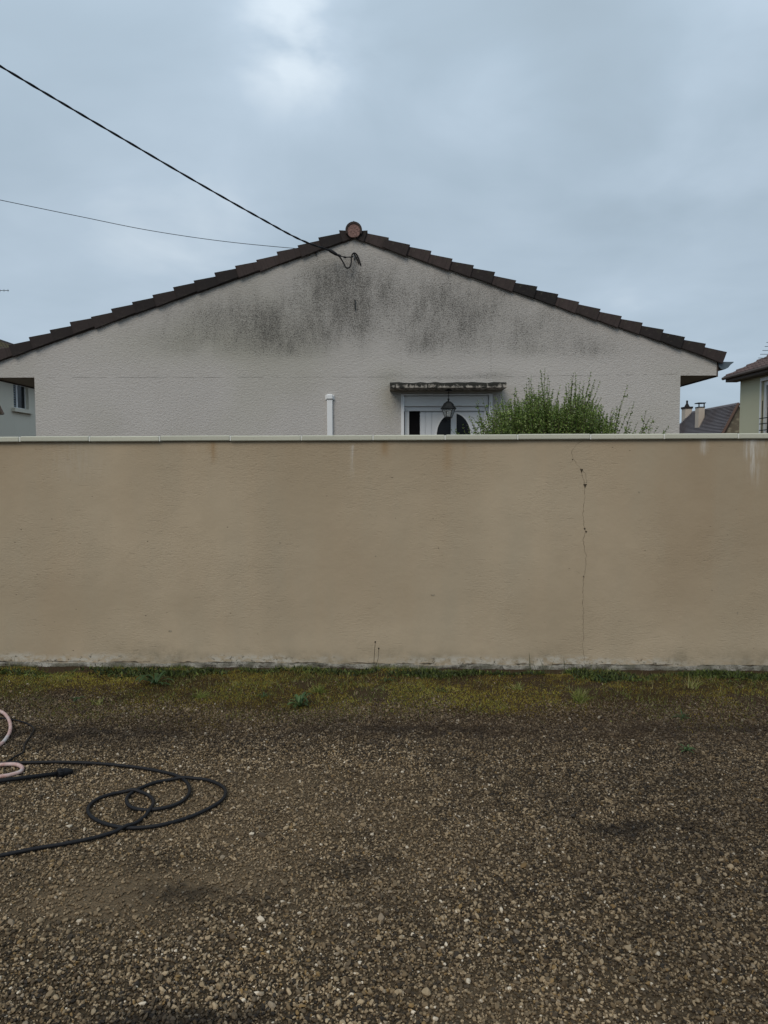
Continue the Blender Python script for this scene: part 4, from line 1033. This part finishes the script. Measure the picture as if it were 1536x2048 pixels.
for i in range(16):
    e = Vector((sb_.x + random.uniform(-.8, .8), SY + random.uniform(-.4, .5), random.uniform(1.0, 1.3)))
    stems.tube([(sb_.x + random.uniform(-.12, .12), SY + random.uniform(-.1, .1), 0), (sb_.x + (e.x - sb_.x) * .4, (SY + e.y) / 2, .55), e], [.022, .015, .007], 6, caps=False)
build('branches', stems, M_TWIG, shrub)
LC = np.array([tuple(q) for q in LC]); LD = np.array([tuple(q) for q in LD])
fo = leaves_mesh('foliage', LC, LD, unit(len(LC)), np.array(LL), np.array(LW), np.array(LCo), M_SHRUB, parent=shrub); tag(fo, kind='stuff')

# mossy strip and grass at the foot of the wall
def strip_pts(n, v0, v1, um=4.2):
    u_ = rng.uniform(-um, um, n); v_ = rng.uniform(v0, v1, n)
    X = WO.x + WU.x * u_ - WN.x * v_; Y = WO.y + WU.y * u_ - WN.y * v_
    return u_, v_, X, Y
def put(name, n, v0, v1, dens, hgt, wid, lean, colf, mt, label, cat, quads=False):
    u_, v_, X, Y = strip_pts(n, v0, v1); k = rng.random(n) < dens(u_, v_); u_, v_, X, Y = u_[k], v_[k], X[k], Y[k]; n = len(u_)
    C = np.stack([X, Y, ground_z(X, Y) - .001], -1); D = rng.normal(0, lean, (n, 3)); D[:, 2] = 1
    h = hgt(u_, v_, n)
    o = leaves_mesh(name, C, D, unit(n), h, wid * rng.uniform(.6, 1.4, n), np.clip(colf(u_, v_, n), 0, 1), mt, simple=not quads)
    return tag(o, label, cat, kind='stuff')
edge = lambda u_, v_: sstep(1.14, .80, v_ - .21 + (fbm(u_ * 1.1 + 60, v_ * 1.6 + 60, 131, 5) - .5) * .9)
patch = lambda u_, v_: fbm(u_ * 2.2 + 40, v_ * 2.8 + 40, 141, 4)
put('moss', 290000, .0, 1.5, lambda a, b: edge(a, b) * sstep(.25, .45, fbm(a * 4 + 9, b * 4 + 9, 151, 4)), lambda a, b, n: rng.uniform(.005, .015, n), .0045, .6,
    lambda a, b, n: fbm(a * 2.2 + 11, b * 2.5 + 11, 161, 4) * 1.0 - .08 + .5 * (fbm(a * 11 + 1, b * 13 + 1, 163, 3) - .5) + rng.normal(0, .18, n) - .40 * sstep(.85, 1.25, b), M_MOSS,
    'olive brown moss carpet between the wall foot and the gravel', 'moss')
put('short_grass', 60000, .02, 1.35, lambda a, b: edge(a, b) * sstep(.40, .62, patch(a, b)), lambda a, b, n: rng.uniform(.012, .040, n) * (1 - .3 * b), .0028, .75,
    lambda a, b, n: .35 + rng.normal(0, .22, n) + .5 * (rng.random(n) < .12), M_GRASS, 'thin short green grass growing through the moss', 'grass')
put('wall_foot_grass', 26000, -.01, .16, lambda a, b: .25 + .75 * sstep(.4, .6, fbm(a * 5 + 4, b * 5 + 4, 191, 3)), lambda a, b, n: rng.uniform(.012, .050, n), .0045, .7,
    lambda a, b, n: .2 + rng.normal(0, .2, n) + .6 * (rng.random(n) < .12), M_GRASS, 'ragged dark grass fringe right against the wall foot', 'grass')
put('dry_straw', 2600, .03, 1.2, lambda a, b: edge(a, b), lambda a, b, n: rng.uniform(.02, .06, n), .0016, 1.6, lambda a, b, n: .9 + rng.normal(0, .1, n), M_GRASS, 'scattered dry straw blades lying in the moss', 'straw')
def clump_d(spots):
    def fn(u_, v_):
        s_ = 0
        for px, py, sx_, sy_, a_ in spots:
            g = at_ground(px, py) - WO; c, v0_ = g.dot(WU), -g.dot(WN); s_ = s_ + a_ * np.exp(-((u_ - c) / sx_) ** 2 - ((v_ - v0_) / sy_) ** 2)
        return np.clip(s_ * sstep(.3, .6, fbm(u_ * 6 + 3, v_ * 6 + 3, 171, 3)) * 1.3, 0, 1)
    return fn
DARKS = [(210, 1350, .18, .06, .8), (330, 1352, .22, .08, 1), (420, 1348, .14, .06, .8), (500, 1345, .2, .04, .5), (650, 1348, .2, .05, .5), (740, 1352, .15, .06, .5), (870, 1352, .2, .07, 1), (960, 1352, .25, .06, .7), (1020, 1352, .3, .04, .6), (1150, 1352, .2, .07, .9), (1210, 1362, .16, .08, .9), (1420, 1352, .22, .09, .9), (1530, 1362, .12, .08, .8), (1380, 1348, .3, .05, .6), (10, 1352, .2, .05, .5)]
put('low_weeds', 70000, -.01, .45, clump_d(DARKS), lambda a, b, n: rng.uniform(.014, .042, n), .012, .9, lambda a, b, n: rng.normal(.30, .2, n), M_WEED, 'dark green low weeds crowded along the wall foot', 'weeds', True)
put('bright_weeds', 30000, .0, .45, clump_d([(70, 1350, .12, .07, 1), (110, 1356, .14, .07, 1), (140, 1352, .1, .05, .8), (620, 1350, .1, .05, .4), (890, 1350, .08, .06, .7)]), lambda a, b, n: rng.uniform(.006, .016, n), .007, 1.0, lambda a, b, n: rng.normal(.75, .15, n), M_WEED, 'bright green fine weeds along the left wall foot', 'weeds', True)
put('yellow_weeds', 14000, .5, 1.3, clump_d([(1310, 1437, .16, .05, .5), (1275, 1440, .08, .03, .4), (1420, 1405, .25, .05, .14), (1395, 1420, .08, .04, .25), (1150, 1425, .1, .03, .12), (1210, 1442, .06, .03, .12)]), lambda a, b, n: rng.uniform(.008, .02, n), .010, 1.2, lambda a, b, n: rng.normal(.5, .25, n), M_YELLOW, 'yellow green weed patch at the gravel edge on the right', 'weeds', True)

put('tall_thin_grass', 9000, .0, 1.2, lambda a, b: edge(a, b) * sstep(.42, .6, fbm(a * 2.6 + 80, b * 2.6 + 80, 197, 4)), lambda a, b, n: rng.uniform(.03, .075, n) * (1 - .4 * b), .0022, .35,
    lambda a, b, n: .55 + rng.normal(0, .25, n), M_GRASS, 'thin upright yellow green grass blades rising out of the moss', 'grass')
# single rosettes, each with its leaves
def rosette(px, py, rad, nl, label, toothed=True, up=.35, colv=.5, seed=1):
    rr = random.Random(seed); g = at_ground(px, py); z0 = float(ground_z(g.x, g.y)); base = Vector((g.x, g.y, z0))
    o = thing('rosette_weed', label, 'weed', tuple(base))
    for i in range(nl):
        a = 2 * math.pi * (i + rr.uniform(-.3, .3)) / nl; ln = rad * rr.uniform(.65, 1.1); el_ = up * rr.uniform(.3, 1.6); wd = ln * rr.uniform(.085, .13)
        dr = Vector((math.cos(a), math.sin(a), 0)); sd_ = Vector((-dr.y, dr.x, 0)); n = 9; V = []; cols = []
        for k in range(n):
            q = k / (n - 1); rr_ = wd * (math.sin(math.pi * min(.97, .08 + q * .9)) ** .7) * (1.0 if not toothed or k % 2 else .6) * (.5 + q * .7)
            c = dr * ln * q + Vector((0, 0, .006 + ln * el_ * math.sin(q * 2.4)))
            V += [c - sd_ * rr_ + Vector((0, 0, rr_ * .35)), c, c + sd_ * rr_ + Vector((0, 0, rr_ * .35))]
            cols += [colv + .1, colv - .1, colv + .12]
        V = np.array([tuple(q_ + base) for q_ in V]); Fc = []
        for k in range(n - 1):
            for j in (0, 1): Fc.append((3 * k + j, 3 * k + j + 1, 3 * k + j + 4, 3 * k + j + 3))
        npmesh('leaf', V, np.array(Fc), M_ROSE, {'col': np.clip(np.array(cols) + rr.uniform(-.25, .25), 0, 1)}, parent=o, smooth=True)
rosette(312, 1374, .135, 16, 'large dark green rosette weed in the moss, left of centre near the wall', True, .35, .3, 3)
rosette(600, 1416, .085, 20, 'bluish green rosette weed at the gravel edge, left of centre', False, .6, .6, 4)
rosette(152, 1403, .06, 8, 'small dark rosette weed flat in the moss near the left edge', False, .15, .25, 5)
rosette(527, 1397, .055, 7, 'small green rosette weed just left of the bluish rosette', False, .25, .4, 6)
rosette(1205, 1368, .075, 9, 'dark rosette weed close to the wall, just right of the crack', True, .3, .15, 7)
rosette(772, 1368, .07, 7, 'low grey green rosette weed below the tall seed stems', True, .15, .3, 8)
rosette(1374, 1506, .05, 12, 'lone small green weed out in the gravel on the right', False, .45, .7, 9)
rosette(1365, 1440, .06, 8, 'small dark rosette weed at the right end of the yellow weed patch', True, .3, .2, 10)
rosette(882, 1389, .06, 6, 'flat dark rosette weed in the moss right of centre', True, .08, .2, 12)

# grass tufts and tall stems
def blade_mb(base, tip, w_, bend):
    base, tip = Vector(base), Vector(tip); sdv = (tip - base).cross(Vector((0, 1, 0)))
    sdv = sdv.normalized() if sdv.length > 1e-6 else Vector((1, 0, 0)); mb = MB(); n = 6; vs = []
    for i in range(n + 1):
        q = i / n; c = base.lerp(tip, q) + Vector(bend) * math.sin(math.pi * q); h = w_ * (1 - q) ** .6 + .0002
        vs += [c - sdv * h, c + sdv * h, c + Vector((0, -h * .5, 0))]
    fs = []
    for i in range(n):
        a = 3 * i; fs += [(a, a + 2, a + 5, a + 3), (a + 2, a + 1, a + 4, a + 5), (a + 1, a, a + 3, a + 4)]
    return mb.add(vs, fs)
def tall_tuft(label, blades, name='tall_grass'):
    g = at_ground(blades[0][0], 1352); root = None
    for bx_, by_, tx, ty, w_ in blades:
        b0_ = at_ground(bx_, by_); b0_.z = float(ground_z(b0_.x, b0_.y)); tp = at(tx, ty, b0_.y + .02)
        if root is None: root = thing(name, label, 'grass', tuple(b0_))
        build('blade', blade_mb(b0_, tp, w_, (random.uniform(-.008, .008), 0, 0)), M_STALK2, root)
M_STALK2 = material('grass_stalk', lambda t, p, o: t.put(p.inputs['Base Color'], t.mix(t.noise(o, 20), (.035, .045, .018), (.09, .085, .04))), rough=.8)
tall_tuft('tall dark grass blades standing against the wall left of the crack', [(1061, 1350, 1058, 1303, .0035), (1063, 1350, 1056, 1325, .002), (1075, 1350, 1066, 1320, .0018), (1089, 1350, 1079, 1316, .0018), (1095, 1352, 1109, 1318, .0018), (1100, 1350, 1088, 1330, .0015)])
tall_tuft('pair of short upright grass blades just left of the wall crack', [(1127, 1350, 1127, 1313, .0022), (1131, 1350, 1129.5, 1320, .0018), (1122, 1350, 1124, 1326, .0015)])
tall_tuft('thin upright grass blades at the wall foot near the left edge', [(28, 1352, 28, 1311, .0015), (20, 1352, 17, 1325, .0012)])
tall_tuft('two thin dry grass blades at the wall foot left of centre', [(215, 1352, 209, 1329, .0012), (362, 1350, 361, 1329, .0022)])
g = at_ground(747, 1358); g.z = 0
stp = thing('seed_stems', 'two slender dry stems with round seed heads standing against the wall', 'plant', tuple(g))
for tx, ty, mx, my, w_ in ((750.5, 1284, 748, 1320, .0018), (757.5, 1297, 756, 1318, .0015)):
    tip = at(tx, ty, g.y + .02)
    sm = build('stem', MB().tube(catmull([g, at(748, 1340, g.y), at(mx, my, g.y + .01), tip], 5), w_, 5), M_STALK, stp)
    build('seed_head', MB().lathe([(.001, -.008), (.005, -.003), (.0055, .002), (.003, .006)], tuple(tip), 8), M_STALK, sm, smooth=True)
def tuft(px, py, n, hgt, spread, label, colc, seed):
    r_ = np.random.default_rng(seed); g = at_ground(px, py); C = np.zeros((n, 3)); C[:, 0] = g.x + r_.normal(0, .015, n); C[:, 1] = g.y + r_.normal(0, .012, n); C[:, 2] = ground_z(C[:, 0], C[:, 1])
    D = r_.normal(0, spread, (n, 3)); D[:, 2] = 1; h = hgt * r_.uniform(.5, 1.1, n)
    D /= np.linalg.norm(D, axis=1, keepdims=True); S_ = np.cross(D, [0, 1, 0]); S_ /= np.linalg.norm(S_, axis=1, keepdims=True)
    V = []; m = 5
    for k in range(m):
        q = k / (m - 1); c = C + D * (h * q)[:, None] + np.stack([D[:, 0] * h * q * q * .5, D[:, 1] * h * q * q * .5, -h * q * q * np.abs(D[:, 0]) * .5], -1); w_ = .0016 * (1 - q) ** .7 + .0002
        V += [c - S_ * w_, c + S_ * w_]
    V = np.stack(V, 1).reshape(-1, 3); b_ = np.arange(n)[:, None] * 2 * m; Fc = np.concatenate([b_ + np.array([[2 * k, 2 * k + 1, 2 * k + 3, 2 * k + 2]]) for k in range(m - 1)])
    root = thing('grass_tuft', label, 'grass', (g.x, g.y, 0))
    o = npmesh('blades', V, Fc, M_GRASS, {'col': np.repeat(np.clip(r_.normal(colc, .2, n), 0, 1), 2 * m)}, parent=root); tag(o, kind='stuff')
tuft(1160, 1408, 90, .095, .45, 'grey green arching grass tuft at the moss edge below the crack', .5, 1)
tuft(638, 1392, 60, .075, .6, 'green grass tuft beside the bluish rosette weed', .45, 2)
tuft(400, 1398, 50, .06, .6, 'fresh green short grass tuft left of centre in the moss', .5, 3)
tuft(1385, 1385, 26, .10, .3, 'sparse yellowish upright grass tuft in the right of the moss', .7, 4)
tuft(1035, 1385, 30, .06, .5, 'small green grass tuft in the moss left of the crack', .6, 6)
tuft(195, 1412, 30, .05, .6, 'small pale grass tuft at the moss edge on the left', .6, 8)

# ------------------------------------------------------------------ hoses in the yard
def zp(x, y): return (x / 3.072, 1400 + y / 3.072)
def gpath(pts, r, per=7, lift=None):
    P3 = []
    for i, (x, y) in enumerate(pts):
        px, py = zp(x, y); g = at_ground(px, py, r); P3.append(Vector((g.x, g.y, 0)))
    C = catmull(P3, per)
    for i, c in enumerate(C):
        c.z = float(ground_z(c.x, c.y)) + r + .0065
    # lie over earlier turns where the hose crosses itself
    for i, c in enumerate(C):
        for j in range(0, i - 12):
            dd = (Vector((c.x, c.y)) - Vector((C[j].x, C[j].y))).length
            if dd < 2.6 * r: c.z = max(c.z, C[j].z + 2 * r * math.cos(min(1.5, dd / (2.6 * r) * 1.4)))
    zs = [c.z for c in C]
    K = [math.exp(-(k / 3.0) ** 2) for k in range(-7, 8)]
    zs = [sum(K[k + 7] * zs[min(max(i + k, 0), len(zs) - 1)] for k in range(-7, 8)) / sum(K) for i in range(len(zs))]
    for c, z_ in zip(C, zs): c.z = z_
    return C
HP = [(-420, 500), (-260, 440), (-120, 410), (35, 401), (130, 400), (350, 395), (550, 400), (750, 418), (900, 438), (1050, 468), (1125, 500), (1160, 545), (1162, 590), (1120, 640), (1050, 672), (960, 688), (880, 690), (810, 675), (778, 640), (790, 600), (850, 563), (950, 525), (1060, 505), (1180, 497), (1290, 512), (1368, 550), (1385, 598), (1345, 648), (1240, 705), (1100, 757), (950, 789), (820, 797), (700, 784), (600, 750), (548, 712), (546, 668), (600, 622), (700, 588), (800, 577), (880, 587), (932, 618), (940, 660), (900, 720), (820, 778), (740, 808), (600, 850), (400, 892), (200, 927), (0, 965), (-200, 1005), (-400, 1060)]
h1 = build('pressure_hose', MB().tube(gpath(HP, .0075), .0075, 10), M_RUBBER, smooth=True)
tag(h1, 'long black rubber hose lying in overlapping loops on the gravel', 'hose')
PK = [(-330, 40), (-200, 50), (-90, 60), (0, 84), (38, 110), (62, 155), (62, 205), (38, 250), (0, 290), (-90, 350), (-150, 395), (-120, 418), (-60, 414), (0, 411), (60, 408), (108, 413), (137, 433), (122, 458), (60, 475), (0, 484), (-100, 500), (-300, 560)]
pk = gpath(PK, .009)
h2 = build('garden_hose', MB().tube(pk, .009, 10), M_PINK, smooth=True)
tag(h2, 'faded pink and white garden hose curling in from the left edge', 'hose')
TC = [(-60, 120), (75, 135), (160, 155), (207, 190), (185, 240), (152, 290), (142, 335), (90, 365), (30, 400), (-80, 440), (-260, 470)]
h3 = build('power_cable', MB().tube(gpath(TC, .0045), .0045, 8), M_RUBBER, smooth=True)
tag(h3, 'thin black cable lying between the pink hose and the moss on the left', 'cable')
# washer lance
def gg(x, y, z_): px, py = zp(x, y); return at_ground(px, py, z_)
a0, a1 = gg(-500, 560, .03), gg(352, 452, .022); a2 = gg(447, 436, .016)
ln = thing('washer_lance', 'black pressure washer lance with ribbed nozzle lying beside the pink hose', 'lance', (a1.x, a1.y, 0))
build('lance_tube', MB().tube([a0, a1 + (a2 - a1) * .1], .0095, 10), M_RUBBER, ln, smooth=True)
prof = [(0, .012), (.02, .019), (.06, .021), (.25, .021), (.27, .019), (.5, .0195), (.8, .014), (.97, .010), (1, .006)]
nz = build('nozzle', MB().tube([a1.lerp(a2, q) for q, _ in prof], [r_ for _, r_ in prof], 14), M_RUBBER, ln, smooth=True)
dirn = (a2 - a1).normalized(); sdn = dirn.cross(Vector((0, 0, 1))).normalized(); upn = sdn.cross(dirn)
for k in range(12):
    a = 2 * math.pi * k / 12; dv = upn * math.cos(a) + sdn * math.sin(a)
    build('nozzle_rib', MB().tube([a1.lerp(a2, .06) + dv * .0205, a1.lerp(a2, .25) + dv * .0205], .0022, 5), M_RUBBER, nz)
